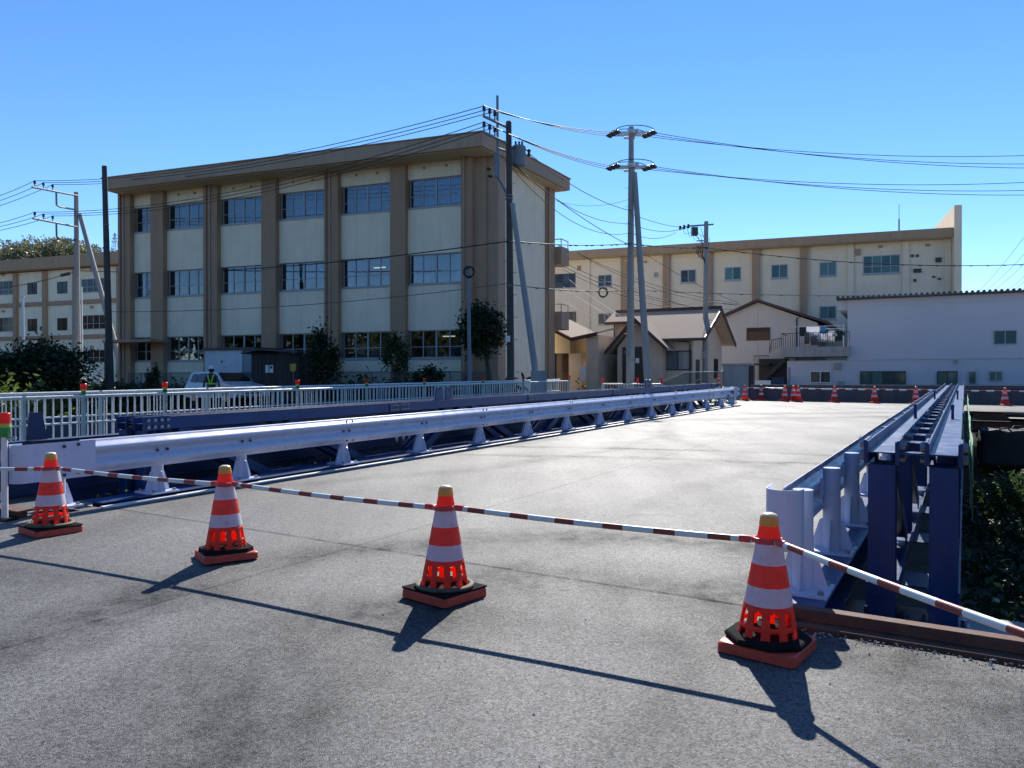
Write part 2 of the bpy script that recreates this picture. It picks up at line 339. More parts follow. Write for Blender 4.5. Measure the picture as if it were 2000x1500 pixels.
M['house_beige'] = mat('beige_house_siding', (0.58, 0.53, 0.47), 0.8, var=0.05, vs=1.0, streak=0.06)
M['black_metal'] = mat('black_metal', (0.022, 0.023, 0.026), 0.5, var=0.15)
M['car'] = mat('white_car_paint', (0.74, 0.76, 0.80), 0.25, var=0.03, coat=0.6)
M['car_glass'] = mat('car_glass', (0.012, 0.014, 0.018), 0.06, spec=0.8, var=0.0)
M['tyre'] = mat('tyre', (0.02, 0.02, 0.02), 0.8, var=0.1)
M['shed_white'] = mat('container_white_panel', (0.60, 0.63, 0.67), 0.6, var=0.05, streak=0.1)
M['shed_grey'] = mat('container_grey_panel', (0.26, 0.30, 0.33), 0.6, var=0.08)
M['wood_dark'] = mat('dark_weathered_boards', (0.055, 0.045, 0.040), 0.85, var=0.3, vs=4, streak=0.3)
M['yellow'] = mat('yellow_sign_paint', (0.50, 0.38, 0.06), 0.5, var=0.1)
M['hivis'] = mat('hi_vis_yellow', (0.62, 0.85, 0.06), 0.5, var=0.05)
M['cloth_dark'] = mat('dark_work_cloth', (0.035, 0.038, 0.045), 0.9, var=0.2, vs=8)
M['cloth_grey'] = mat('grey_work_cloth', (0.16, 0.14, 0.145), 0.9, var=0.2, vs=8)
M['skin'] = mat('skin', (0.42, 0.24, 0.16), 0.55, var=0.06, vs=12)
M['hair'] = mat('hair', (0.015, 0.012, 0.010), 0.6, var=0.1)
M['white_plastic'] = mat('white_plastic', (0.78, 0.78, 0.76), 0.4, var=0.04)
M['red_glow'] = mat('delineator_red', (0.85, 0.05, 0.035), 0.35, var=0.05, translucent=0.4)
M['green_band'] = mat('delineator_green', (0.03, 0.34, 0.09), 0.4, var=0.05, translucent=0.2)
M['lime_band'] = mat('delineator_lime', (0.50, 0.50, 0.07), 0.4, var=0.05)
M['rail_white'] = mat('railing_pale_paint', (0.74, 0.76, 0.74), 0.4, var=0.10, vs=6, streak=0.15)
M['rail_post'] = mat('railing_post_pale_green', (0.42, 0.52, 0.51), 0.45, var=0.12, vs=6)
M['green_sheet'] = mat('green_sheet', (0.05, 0.27, 0.09), 0.55, var=0.12, vs=6, translucent=0.15)
M['bag'] = mat('black_sack_fabric', (0.020, 0.020, 0.021), 0.75, var=0.4, vs=9, bump=0.5, bs=22)
M['net'] = mat('green_mesh_net', (0.07, 0.10, 0.085), 0.8, var=0.1, alpha=0.28)
M['fence_grey'] = mat('fence_grey_steel', (0.16, 0.19, 0.20), 0.6, var=0.1)
M['bark'] = mat('bark', (0.09, 0.068, 0.05), 0.9, var=0.3, vs=8, bump=0.5, bs=30)
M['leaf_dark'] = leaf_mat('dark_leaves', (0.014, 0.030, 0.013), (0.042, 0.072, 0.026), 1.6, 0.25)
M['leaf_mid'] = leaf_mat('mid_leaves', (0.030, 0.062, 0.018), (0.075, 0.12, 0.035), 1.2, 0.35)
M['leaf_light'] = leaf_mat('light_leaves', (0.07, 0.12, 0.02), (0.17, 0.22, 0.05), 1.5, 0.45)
M['hill_green'] = mat('wooded_hill_floor', (0.045, 0.055, 0.028), 0.95, var=0.3, vs=0.05)
M['leaf_hill'] = leaf_mat('hill_leaves', (0.06, 0.085, 0.045), (0.24, 0.22, 0.11), 0.045, 0.35)
M['blue_cloth'] = mat('blue_towel', (0.05, 0.30, 0.62), 0.9, var=0.1, vs=8)
M['white_cloth'] = mat('white_towel', (0.86, 0.86, 0.88), 0.9, var=0.06, vs=8, translucent=0.45)
M['khaki_cloth'] = mat('khaki_cloth', (0.20, 0.17, 0.11), 0.9, var=0.15, vs=8)
M['pale_strip'] = mat('pale_edge_strip', (0.70, 0.69, 0.66), 0.55, var=0.1, vs=6)
M['leaf_tree'] = leaf_mat('added_woods_leaves', (0.03, 0.045, 0.018), (0.08, 0.10, 0.04), 0.15, 0.1)
for k_ in ('reflect_white', 'reflect_red', 'orange', 'orange_shaded'): weather(M[k_], (0.20, 0.15, 0.12), 0.56, 0.72, 13, 0.45)
weather(M['bar_white'], (0.30, 0.27, 0.24), 0.58, 0.72, 12, 0.4)
M['glass_pale'] = pane_mat('curtained_pane', (0.13, 0.145, 0.15), (0.26, 0.28, 0.29))
def emis(name, col, st):
    m = bpy.data.materials.new(name); m.use_nodes = True; b = m.node_tree.nodes['Principled BSDF']
    b.inputs['Base Color'].default_value = (*col, 1); b.inputs['Emission Color'].default_value = (*col, 1); b.inputs['Emission Strength'].default_value = st; return m
M['lamp'] = emis('lit_tube', (1.0, 0.86, 0.6), 0.9)

# ------------------------------------------------------------------ ground
def sf_of(n):                                                   # far bank of the ditch under the bridges
    if n > -11: return 29.7
    if n > -16: return 29.7 + (n + 11) / 5 * 2.5
    return max(22.6, 27.2 + (n + 16) / 24 * 4.2)
def smooth(x): x = min(max(x, 0.0), 1.0); return x * x * (3 - 2 * x)
def ditch(s, n):
    a = smooth((s - 4.95) / 2.4); b_ = smooth((sf_of(n) - s) / 3.2)
    return 2.3 * min(a, b_)
def terrain_z(s, n):
    X, Y, z = B(s, n, 0)
    d = ditch(s, n); r_ = math.hypot(X, Y)
    z = z - 0.10 - d
    if d > 0.3: z += 0.22 * mnoise.noise(Vector((s * 0.5, n * 0.5, 3.1)))
    return z
def build_ground():
    ss = [-1500, -500, -150, -60, -25] + list(np.arange(-12, 4.01, 2.0)) + list(np.arange(4.5, 8.6, 0.4)) + list(np.arange(9.5, 20.1, 1.5)) + list(np.arange(20.5, 28.1, 0.4)) + [30, 34, 40, 55, 80, 140, 300, 700, 2500]
    ns = [-2500, -900, -400, -200, -120, -80] + list(np.arange(-60, 30.1, 1.5)) + [36, 45, 60, 90, 150, 300, 800, 2500]
    mb = MB(); vs = []
    for s_ in ss:
        for n_ in ns:
            X, Y, z = B(s_, n_, 0); vs.append((X, Y, terrain_z(s_, n_)))
    w = len(ns)
    fs = [(i * w + j, i * w + j + 1, (i + 1) * w + j + 1, (i + 1) * w + j) for i in range(len(ss) - 1) for j in range(w - 1)]
    mb.add(vs, fs, 0, True)
    kind(mb.build('ground', M['soil']), 'structure')
build_ground()
def sheet(name, m, s0, s1, n0, n1, h, step=1.0, thick=0.0, jag=0.0):
    mb = MB(); a = list(np.arange(s0, s1, step)) + [s1]; b_ = list(np.arange(n0, n1, step)) + [n1]
    vs = []
    for i, s_ in enumerate(a):
        for j, n_ in enumerate(b_):
            js = jag * mnoise.noise(Vector((n_ * 2.3, 1.7, 0))) + jag * 0.6 * mnoise.noise(Vector((n_ * 9.1, 4.7, 0))) if (jag and i == len(a) - 1) else 0.0
            vs.append(B(s_ + js, n_, h))
    w = len(b_); mb.add(vs, [(i * w + j, i * w + j + 1, (i + 1) * w + j + 1, (i + 1) * w + j) for i in range(len(a) - 1) for j in range(w - 1)], 0, True)
    if thick:
        for (p, q_) in (((s0, n0), (s1, n0)), ((s1, n0), (s1, n1)), ((s1, n1), (s0, n1)), ((s0, n1), (s0, n0))):
            mb.add([B(p[0], p[1], h), B(q_[0], q_[1], h), B(q_[0], q_[1], h - thick), B(p[0], p[1], h - thick)], [(3, 2, 1, 0)])
        mb.add([B(s0, n0, h - thick), B(s1, n0, h - thick), B(s1, n1, h - thick), B(s0, n1, h - thick)], [(3, 2, 1, 0)])
    return kind(mb.build(name, m), 'structure')
sheet('road', M['asphalt'], -12.0, 4.62, -30, -0.92, 0.0, 0.5)
sheet('road', M['asphalt'], -12.0, 4.36, -0.92, 14, 0.0, 0.3, 0, 0.05)
sheet('bridge_deck', M['asphalt'], 4.62, 29.9, -7.52, -1.08, 0.0, 0.7, thick=0.22)
sheet('far_road', M['asphalt'], 29.9, 36.4, -12.0, 30, 0.002, 0.8, thick=0.10)
sheet('schoolyard', M['yard'], 27.9, 60, -24, -12.05, 0.0, 2.0)
sheet('schoolyard', M['yard'], 24.4, 60, -80, -24, 0.0, 2.0)
kind(MB().box(lambda s_, n_, h_: (*B(s_, n_, 0)[:2], h_), (36.6, -5.2, -0.5), (75, 60, 1.12)).build('raised_lot', M['yard']), 'structure')
sheet('far_lot', M['yard'], 36.4, 75, -12.0, -5.2, 0.02, 2.0)
# ------------------------------------------------------------------ steel helpers in bridge space
def hbeam(mb, fr, p0, p1, f, H, Wd, tf=0.012, tw=0.009, mi=0):
    """H-section from p0 to p1 (points in frame space); flanges face +-f, H apart, Wd wide."""
    p0, p1, f = Vector(p0), Vector(p1), Vector(f).normalized()
    a = (p1 - p0).normalized(); gdir = a.cross(f).normalized()
    def slab(c, hf, hg):
        low = [fr(*(p0 + f * (c + x * hf) + gdir * (y * hg))) for x, y in ((-1, -1), (1, -1), (1, 1), (-1, 1))]
        hi = [fr(*(p1 + f * (c + x * hf) + gdir * (y * hg))) for x, y in ((-1, -1), (1, -1), (1, 1), (-1, 1))]
        mb.prism(low, hi, mi)
    slab(H / 2 - tf / 2, tf / 2, Wd / 2); slab(-H / 2 + tf / 2, tf / 2, Wd / 2); slab(0, H / 2 - tf - 0.0005, tw / 2)
def bolt(mb, fr, c, ax, r_=0.016, l=0.018, mi=0):
    c = Vector(c); ax = Vector(ax).normalized()
    u_ = ax.orthogonal().normalized(); v_ = ax.cross(u_)
    lo = [fr(*(c + (u_ * math.cos(k * math.pi / 3) + v_ * math.sin(k * math.pi / 3)) * r_)) for k in range(6)]
    hi = [fr(*(c + ax * l + (u_ * math.cos(k * math.pi / 3) + v_ * math.sin(k * math.pi / 3)) * r_)) for k in range(6)]
    mb.prism(lo, hi, mi)

# ------------------------------------------------------------------ guardrails
def beam_profile():
    pts = []
    for i in range(25):
        h = 0.345 + 0.35 * i / 24; x = (h - 0.345) / 0.35
        d = 0.041 * (1 - math.cos(4 * math.pi * x)); pts.append((d, h))
    pts = [(-0.006, 0.343)] + pts + [(-0.006, 0.697)]
    back = [(d - 0.005, h) for d, h in pts[::-1]]
    return pts + back
def guardrail(label, n0, sg, posts, s_start, s_end, L0=0.7):
    mid = (s_start + s_end) / 2
    root = thing('guardrail', label, 'guardrail', B(mid, n0, 0))
    prof = beam_profile()
    nf = n0 + sg * 0.082
    cuts = [s_start + L0] + [p for p in posts[3::2]] + [s_end]
    cuts = sorted(set(c for c in cuts if c >= s_start + L0 - 0.02))
    bolts = MB()
    for i in range(len(cuts) - 1):
        mb = MB(); e = 0.004 * (i % 2)
        ring = lambda s_: [B(s_, nf + sg * (d + e), h) for d, h in prof]
        st = [cuts[i] - (0.16 if i else 0.05), cuts[i + 1] + 0.16]
        lo, hi = ring(st[0]), ring(st[1])
        n = len(prof)
        fs = [(k, (k + 1) % n, n + (k + 1) % n, n + k) for k in range(n)]
        mb.add(lo + hi, fs, 0, True); mb.add(lo, [tuple(range(n))[::-1]]); mb.add(hi, [tuple(range(n))])
        mb.build('rail_beam', M['white_rail'], root)
        if i:
            for (ds, h, dd) in ((-0.06, 0.655, 0.03), (0.06, 0.655, 0.03), (-0.1, 0.52, 0.012), (0.02, 0.52, 0.012), (-0.06, 0.385, 0.03), (0.06, 0.385, 0.03)):
                bolt(bolts, bframe, (cuts[i] + ds, nf + sg * (dd + 0.006), h), (0, sg, 0), 0.016, 0.016)
    for p in posts:
        if min(abs(p - c) for c in cuts) > 0.3:
            for ds in (-0.06, 0.06): bolt(bolts, bframe, (p + ds, nf + sg * 0.010, 0.52), (0, sg, 0), 0.016, 0.016)
    # end sleeves wrapped round to the back
    for end, dirn in ((s_start, 1), (s_end, -1)):
        mb = MB(); rad = 0.105; path = []
        path.append((end + dirn * (L0 + 0.06), nf + sg * 0.091)); path.append((end + dirn * rad, nf + sg * 0.091))
        for k in range(1, 25):
            a = math.pi * k / 24
            path.append((end + dirn * (rad - rad * math.sin(a)), nf + sg * (0.091 - rad + rad * math.cos(a))))
        path.append((end + dirn * (rad + 0.05), nf + sg * (0.091 - 2 * rad)))
        t = 0.006
        outr, inn = [], []
        for i, (s_, n_) in enumerate(path):
            p, q_ = path[max(0, i - 1)], path[min(len(path) - 1, i + 1)]
            d = Vector((q_[0] - p[0], q_[1] - p[1])).normalized(); nr = Vector((d.y, -d.x))
            outr.append((s_, n_)); inn.append((s_ + nr.x * t * dirn * sg * -1, n_ + nr.y * t * dirn * sg * -1))
        h0, h1 = 0.335, 0.699
        poly = outr + inn[::-1]; n = len(outr)
        vs = [B(s_, n_, h0) for s_, n_ in poly] + [B(s_, n_, h1) for s_, n_ in poly]; m_ = len(poly)
        fs = [(i, (i + 1) % m_, m_ + (i + 1) % m_, m_ + i) for i in range(m_)]
        mb.add(vs, fs, 0, False)
        for i in range(n - 1):
            a, b_ = i, m_ - 1 - i
            mb.add([vs[m_ + a], vs[m_ + a + 1], vs[m_ + b_ - 1], vs[m_ + b_]], [(0, 1, 2, 3)])
            mb.add([vs[a], vs[a + 1], vs[b_ - 1], vs[b_]], [(3, 2, 1, 0)])
        mb.build('end_sleeve', M['white_rail'], root)
        for (ds, h) in ((0.44, 0.655), (0.58, 0.665), (0.58, 0.385), (0.44, 0.375)):
            if dirn == 1 and L0 > 0.5: bolt(bolts, bframe, (end + ds, nf + sg * 0.093, h), (0, sg, 0), 0.017, 0.014)
    for p in posts:
        mb = MB(); c = B(p, n0, 0)
        mb.tube([B(p, n0, 0.055), B(p, n0, 0.660)], 0.064, 18); 
        mb.tube([B(p, n0, 0.655), B(p, n0, 0.668)], [0.066, 0.062], 18)
        for ax in ((1, 0), (-1, 0), (0, 1), (0, -1)):
            lo = [(0.05, 0.058), (0.145, 0.058), (0.145, 0.085), (0.085, 0.27), (0.05, 0.29)]
            f1 = [B(p + ax[0] * r_ + ax[1] * 0.005, n0 + ax[1] * r_ + ax[0] * 0.005, h) for r_, h in lo]
            f2 = [B(p + ax[0] * r_ - ax[1] * 0.005, n0 + ax[1] * r_ - ax[0] * 0.005, h) for r_, h in lo]
            mb.prism(f1, f2)
        po = mb.build('post', M['white_rail'], root)
        bp = MB().box(bframe, (p - 0.165, n0 - 0.165, 0.040), (p + 0.165, n0 + 0.165, 0.058)).build('base_plate', M['white_rail'], po)
        nb = MB()
        for a in (-1, 1):
            for b_ in (-1, 1): bolt(nb, bframe, (p + a * 0.125, n0 + b_ * 0.125, 0.0582), (0, 0, 1), 0.020, 0.022)
        kind(nb.build('anchor_nuts', M['bolt'], po), 'stuff')
        # bracket between post and beam
        MB().box(bframe, (p - 0.05, min(n0 + sg * 0.05, nf - sg * 0.004), 0.46), (p + 0.05, max(n0 + sg * 0.05, nf - sg * 0.004), 0.58)).build('bracket', M['white_rail'], po)
    kind(bolts.build('bolts', M['bolt_dark'], root), 'stuff')
    return root
left_posts = [4.3, 5.39, 6.55] + [8.38 + 1.82 * i for i in range(12)] + [29.9]
left_posts = left_posts[:-2] + [28.4, 29.9]
guardrail('long pale lavender white guardrail along the left edge of the bridge deck', -7.8, 1, left_posts, 3.82, 30.4)
right_posts = [5.04, 6.25, 7.45] + [9.25 + 1.82 * i for i in range(11)] + [29.4]
guardrail('white guardrail along the right edge of the deck, seen from its back', -0.87, -1, right_posts, 4.72, 30.3, 0.20)

# deck edge steelwork
def edge_beam(label, n0, n1, lip):
    root = thing('edge_beam', label, 'edge beam', B(17, (n0 + n1) / 2, 0), 'steel beams along the deck edges')
    mb = MB()
    mb.sweep([(n0, -0.20), (n1, -0.20), (n1, -0.186), (n0, -0.186)], bframe, 4.66, 29.9)
    mb.sweep([(n0, 0.026), (n1, 0.026), (n1, 0.0395), (n0, 0.0395)], bframe, 4.66, 29.9)
    m_ = (n0 + n1) / 2
    mb.sweep([(m_ - 0.006, -0.186), (m_ + 0.006, -0.186), (m_ + 0.006, 0.026), (m_ - 0.006, 0.026)], bframe, 4.66, 29.9)
    bevel(mb.build('flanged_beam', M['navy'], root), 0.002)
    a, b_ = lip
    MB().sweep([(a, -0.03), (b_, -0.03), (b_, 0.006), (a, 0.006)], bframe, 4.64, 29.9).build('pale_lit_strip', M['pale_strip'], root)  # pale colour stands for the sunlit line along the deck edge
edge_beam('navy beam under the posts of the left guardrail with a strip coloured pale as if sunlit', -7.97, -7.66, (-7.655, -7.525))
edge_beam('navy beam under the posts of the right guardrail', -1.02, -0.70, (-1.075, -1.025))

# ------------------------------------------------------------------ girder trusses either side of the deck
def truss(label, ci, o, s0, s1, top, lugs, plate, CH=0.167, gap=0.325, foot=-0.115):
    """ci: n of the inner chord centre, o: +1 / -1 outward"""
    root = thing('steel_truss', label, 'truss', B((s0 + s1) / 2, ci, 0), 'navy steel trusses either side of the deck')
    co = ci + o * gap; lines = (ci, co)
    zt = top - 0.075; zb = -0.10
    pan = 1.55; npan = int((s1 - s0) / pan)
    seg = 4.65
    bolts = MB(); dark = MB()
    for c in lines:
        s_ = s0; i = 0
        while s_ < s1 - 0.3:
            e = min(s_ + seg, s1)
            mb = MB(); hbeam(mb, bframe, (s_ + 0.004, c, zt), (e - 0.004, c, zt), (0, 1, 0), CH, 0.150)
            bevel(mb.build('top_chord', M['navy'], root), 0.002)
            mb = MB(); hbeam(mb, bframe, (s_ + 0.004, c, zb), (e - 0.004, c, zb), (0, 1, 0), CH, 0.15); mb.build('bottom_chord', M['navy'], root)
            if i:
                for fo in (-1, 1):
                    MB().box(bframe, (s_ - 0.26, c + fo * CH / 2 - 0.001, zt - 0.068), (s_ + 0.26, c + fo * (CH / 2 + 0.011), zt + 0.068)).build('splice_plate', M['navy'], root)
                    for k in range(-4, 5):
                        if k == 0: continue
                        for dz in (-0.035, 0.035): bolt(bolts, bframe, (s_ + k * 0.055, c + fo * (CH / 2 + 0.011), zt + dz), (0, fo, 0), 0.015, 0.018)
            s_ += seg; i += 1
        # end post with its sole plate, seen square on from the road
        mb = MB(); hbeam(mb, bframe, (s0 + 0.09, c, foot), (s0 + 0.09, c, zt - 0.082), (1, 0, 0), 0.15, CH - 0.02)
        ep = mb.build('end_post', M['navy'], root); bevel(ep, 0.002)
        MB().box(bframe, (s0 - 0.12, c - 0.15, foot - 0.013), (s0 + 0.32, c + 0.15, foot)).build('sole_plate', M['navy'], ep)
        nb = MB()
        for a, b_ in ((-0.07, -0.115), (-0.07, 0.115), (0.27, -0.115), (0.27, 0.115)): bolt(nb, bframe, (s0 + a, c + b_, foot + 0.0002), (0, 0, 1), 0.02, 0.035)
        kind(nb.build('anchor_nuts', M['bolt'], ep), 'stuff')
        # two stub cheeks carrying big bolts at the chord end
        for fo in (-1, 1):
            MB().box(bframe, (s0 - 0.002, c + fo * (CH / 2 - 0.001), zt - 0.078), (s0 + 0.34, c + fo * (CH / 2 + 0.014), zt + 0.083)).build('end_cheek', M['navy'], root)
            for k in range(4):
                for dz in (-0.04, 0.04): bolt(bolts, bframe, (s0 + 0.05 + k * 0.085, c + fo * (CH / 2 + 0.014), zt + dz), (0, fo, 0), 0.021, 0.030)
        # web members: single and paired diagonals repeating every 4.65 m
        z0, z1 = zb + 0.08, zt - 0.08
        dl = [(5.95, 7.35, 1)] + [d_ for r_ in range(6) for d_ in ((7.7 + 4.65 * r_, 9.25 + 4.65 * r_, 1), (10.75 + 4.65 * r_, 12.05 + 4.65 * r_, 0))]
        for (a, b_, dn) in dl:
            if a < s0 + 0.2 or b_ > s1: continue
            mb = MB(); p, q_ = ((a, c, z1), (b_, c, z0)) if dn else ((a, c, z0), (b_, c, z1))
            hbeam(mb, bframe, p, q_, (0, 1, 0), 0.13, 0.125); mb.build('diagonal', M['navy'], root)
        if not plate:
            s_ = s0 + 1.9
            while s_ < s1 - 1:
                mb = MB(); hbeam(mb, bframe, (s_, c, z0), (s_, c, z1), (1, 0, 0), 0.14, CH - 0.02); mb.build('upright', M['navy'], root); s_ += 3.1
    # plates tying the two chord lines together, top and bottom
    ia, oa = ci + o * CH / 2, co - o * CH / 2
    k = 0; s_ = s0 + 0.02
    while s_ < s1 - 0.2:
        w = 0.10 if k == 0 else 0.18
        MB().box(bframe, (s_, min(ia, oa) + 0.004, zt - 0.006), (s_ + w, max(ia, oa) - 0.004, zt + 0.006)).build('tie_plate', M['navy'], root)
        if k % 2 == 0: MB().box(bframe, (s_ + 0.3, min(ia, oa) + 0.004, zb - 0.006), (s_ + 0.72, max(ia, oa) - 0.004, zb + 0.006)).build('tie_plate', M['navy'], root)
        for (nn, sd) in ((ia, o), (oa, -o)):
            for ds in (0.0, 0.09): bolt(bolts, bframe, (s_ + 0.05 + ds, nn + sd * 0.001, zt + 0.048), (0, sd, 0), 0.019, 0.045)
        s_ += 0.78; k += 1
    for (ls, tall) in lugs:
        for c in lines if tall else (ci,):
            for ds in ((0.0,) if tall else (0.0, 0.30)):
                mb = MB(); hh = 0.14 if tall else 0.25; ww = 0.05 if tall else 0.12
                prof = [(-ww, zt + 0.005), (ww, zt + 0.005)] + [(ww * 0.82 * math.cos(a), zt + hh - 0.02 + (0.085 if not tall else 0.05) * math.sin(a)) for a in np.linspace(0, math.pi, 9)]
                yy = c if tall else c + o * 0.0
                mb.prism([B(ls + ds + x, yy - 0.014, h) for x, h in prof], [B(ls + ds + x, yy + 0.014, h) for x, h in prof])
                mb.tube([B(ls + ds, yy - 0.0165, zt + hh), B(ls + ds, yy + 0.0165, zt + hh)], 0.03, 12, 1)
                mb.build('lifting_lug', [M['navy'], M['bolt_dark']], root)
    if plate:
        n_ = co + o * 0.40
        mb = MB(); mb.box(bframe, (s0 - 1.12, n_ - 0.008, -0.42), (s0 + 0.5, n_ + 0.008, 0.606)); mb.box(bframe, (s0 + 0.503, n_ - 0.008, -0.42), (s1 - 1, n_ + 0.008, 0.70)); mb.build('side_girder_web', M['navy_dark'], root)
        mb = MB(); mb.box(bframe, (s0 - 1.12, n_ - 0.085, 0.608), (s0 + 0.5, n_ + 0.085, 0.622)); bevel(mb.build('side_girder_flange', M['navy_dark'], root), 0.003)
        MB().box(bframe, (s0 - 1.12, n_ + 0.0095, 0.03), (s1 - 1, n_ + 0.06, 0.045)).build('side_girder_stiffener', M['navy_dark'], root)
        prof = [(0, 0.625), (0.23, 0.625), (0.165, 0.93), (0.035, 0.93)]
        MB().prism([B(s0 - 0.86 + x, n_ - 0.012, h) for x, h in prof], [B(s0 - 0.86 + x, n_ + 0.012, h) for x, h in prof]).build('upright_plate', M['navy_dark'], root)
        # white lettering on the web
        fc = bpy.data.curves.new('lettering', 'FONT'); fc.body = 'WEC'; fc.size = 0.42; fc.extrude = 0.001; fc.offset = 0.006
        fo_ = bpy.data.objects.new('lettering', fc); COL.objects.link(fo_); fo_.data.materials.append(M['white_plastic'])
        x_ = Vector(B(1, 0, 0)) - Vector(B(0, 0, 0)); x_.normalize(); z_ = Vector((0, 0, 1)); y_ = z_.cross(x_).normalized()
        mtx = Matrix((x_, (z_ - x_ * z_.dot(x_)).normalized(), x_.cross((z_ - x_ * z_.dot(x_)).normalized()))).transposed().to_4x4()
        mtx.translation = Vector(B(10.9, n_ + 0.0105, 0.085)) - root.location
        dg = bpy.context.evaluated_depsgraph_get(); lm = bpy.data.meshes.new_from_object(fo_.evaluated_get(dg)); bpy.data.objects.remove(fo_)
        fo_ = bpy.data.objects.new('lettering', lm); COL.objects.link(fo_)
        if not lm.materials: lm.materials.append(M['white_plastic'])
        fo_.parent = root; fo_.matrix_local = mtx
    kind(bolts.build('bolts', M['bolt'], root), 'stuff')
    return root
truss('navy steel truss beyond the left guardrail with bolted chord ends', -8.235, -1, 5.45, 29.6, 0.855, ((11.35, False), (21.9, False)), True)
truss('navy twin-chord truss along the right edge of the deck, seen end on', -0.483, 1, 5.70, 29.6, 0.930, ((9.8, True), (16.2, True)), False, 0.187, 0.365, -0.30)

# green sheet hung on the outer face of the right truss
gs = thing('green_sheet', 'narrow green sheet with white lettering hung outside the right truss', 'banner', B(9, 0.09, 0.5))
def sheet_strip(n_, s0, s1, h0, h1, mi, mb):
    k = int((s1 - s0) / 0.5) + 1; vs = []
    for i in range(k + 1):
        s_ = s0 + (s1 - s0) * i / k; w = 0.005 * math.sin(s_ * 2.3) + 0.003 * math.sin(s_ * 5.1)
        cut = max(0, 0.10 * (1 - (s_ - s0) / 0.6)) if s_ < s0 + 0.6 else 0
        for (h, dn) in ((h0 + cut, 0.0), (h1, 0.0)):
            vs += [B(s_, n_ + w + dn, h), B(s_, n_ + w + dn + 0.003, h)]
    fs = []
    for i in range(k):
        a = i * 4
        fs += [(a, a + 2, a + 6, a + 4), (a + 1, a + 5, a + 7, a + 3), (a + 2, a + 3, a + 7, a + 6), (a, a + 4, a + 5, a + 1)]
    mb.add(vs, fs, mi, True)
mb = MB(); sheet_strip(0.040, 5.75, 17.5, 0.34, 0.93, 0, mb); mb.build('cloth', M['green_sheet'], gs)
mb = MB()
for k in range(9):
    s_ = 7.0 + k * 1.1
    sheet_strip(0.0360, s_, s_ + 0.10, 0.45, 0.85, 0, mb); sheet_strip(0.0360, s_ + 0.25, s_ + 0.62, 0.62 + 0.1 * (k % 2), 0.70 + 0.1 * (k % 2), 0, mb)
mb.build('white_marks', M['white_plastic'], gs)

# rusty beams at the edge of the approach and at the far bank
def rusty_beam(label, s_, n0, n1, h_top, hgt, w, twist=0.0, group='rusty steel beams'):
    root = thing('rusty_beam', label, 'steel beam', B(s_, (n0 + n1) / 2, h_top - hgt), group)
    mb = MB(); hbeam(mb, bframe, (s_, n0, h_top - hgt / 2), (s_ + twist, n1, h_top - hgt / 2), (0, 0, 1), hgt, w, 0.014, 0.012)
    bevel(mb.build('beam', M['rust'], root), 0.003); return root
root = thing('rusty_beam', 'long rusty beam with a stepped ledge closing the asphalt beside the nearest right post', 'steel beam', B(4.5, 2, -0.1), 'rusty steel beams')
mb = MB(); mb.box(bframe, (4.43, -1.0, -0.25), (4.60, 7.0, 0.012)); bevel(mb.build('ledge', M['rust'], root), 0.004)
mb = MB(); mb.box(bframe, (4.515, -0.98, 0.0125), (4.60, 7.0, 0.078)); bevel(mb.build('upstand', M['rust'], root), 0.004)
rusty_beam('rusty brown beam lying at the near end of the left guardrail', 3.95, -9.4, -7.70, 0.07, 0.15, 0.16)
rusty_beam('upper rusty beam stepping down the far bank right of the bridge', 29.55, 0.25, 1.15, 0.02, 0.27, 0.25)
rusty_beam('lower rusty beam stepping down the far bank right of the bridge', 29.1, 0.2, 1.75, -0.26, 0.28, 0.25)
MB_ = MB()
tag(MB().box(bframe, (4.64, -9.4, -0.9), (6.3, -7.6, -0.13)).box(bframe, (4.64, -7.599, -0.9), (6.3, 0.45, -0.32)).build('abutment', M['concrete']), 'near concrete abutment carrying the ends of both trusses', 'abutment')

# big black sack on the far bank
def sack(label, c, sx, sy, sz):
    me = bpy.data.meshes.new('sack'); import bmesh
    bm = bmesh.new(); bmesh.ops.create_cube(bm, size=1.0); bmesh.ops.subdivide_edges(bm, edges=bm.edges[:], cuts=7, use_grid_fill=True)
    for v in bm.verts:
        x, y, z = v.co
        f = 1 + 0.10 * (1 - (abs(x) * 2) ** 4) * (abs(y) > 0.45) + 0.10 * (abs(x) > 0.45)
        nz = mnoise.noise(Vector((x * 5, y * 5, z * 3))) * 0.05
        top = 0.09 * mnoise.noise(Vector((x * 9, y * 9, 5))) if z > 0.45 else 0
        v.co = Vector(((x * f + nz) * sx, (y * f + nz) * sy, (z + top + 0.5) * sz))
    bm.to_mesh(me); bm.free(); me.materials.append(M['bag'])
    for p in me.polygons: p.use_smooth = True
    root = thing('bulk_sack', label, 'sack', c, )
    o = bpy.data.objects.new('sack_body', me); COL.objects.link(o); o.parent = root; o.rotation_euler = (0, 0, R(-28))
    mb = MB()
    for sxn in (-1, 1):
        for syn in (-1, 1):
            p = Vector(c) + Vector((sxn * sx * 0.42, syn * sy * 0.42, sz * 0.98))
            mb.tube([p, p + Vector((0.05 * sxn, 0.05, 0.08)), p + Vector((-0.18 * sxn, 0.02, 0.10)), p + Vector((-0.28 * sxn, 0, 0.0))], 0.025, 6)
    mb.build('lifting_strap', M['bag'], root); return root
sack('big black bulk sack on the far bank right of the green sheet', (14.9, 22.9, -1.12), 1.5, 1.3, 1.05)

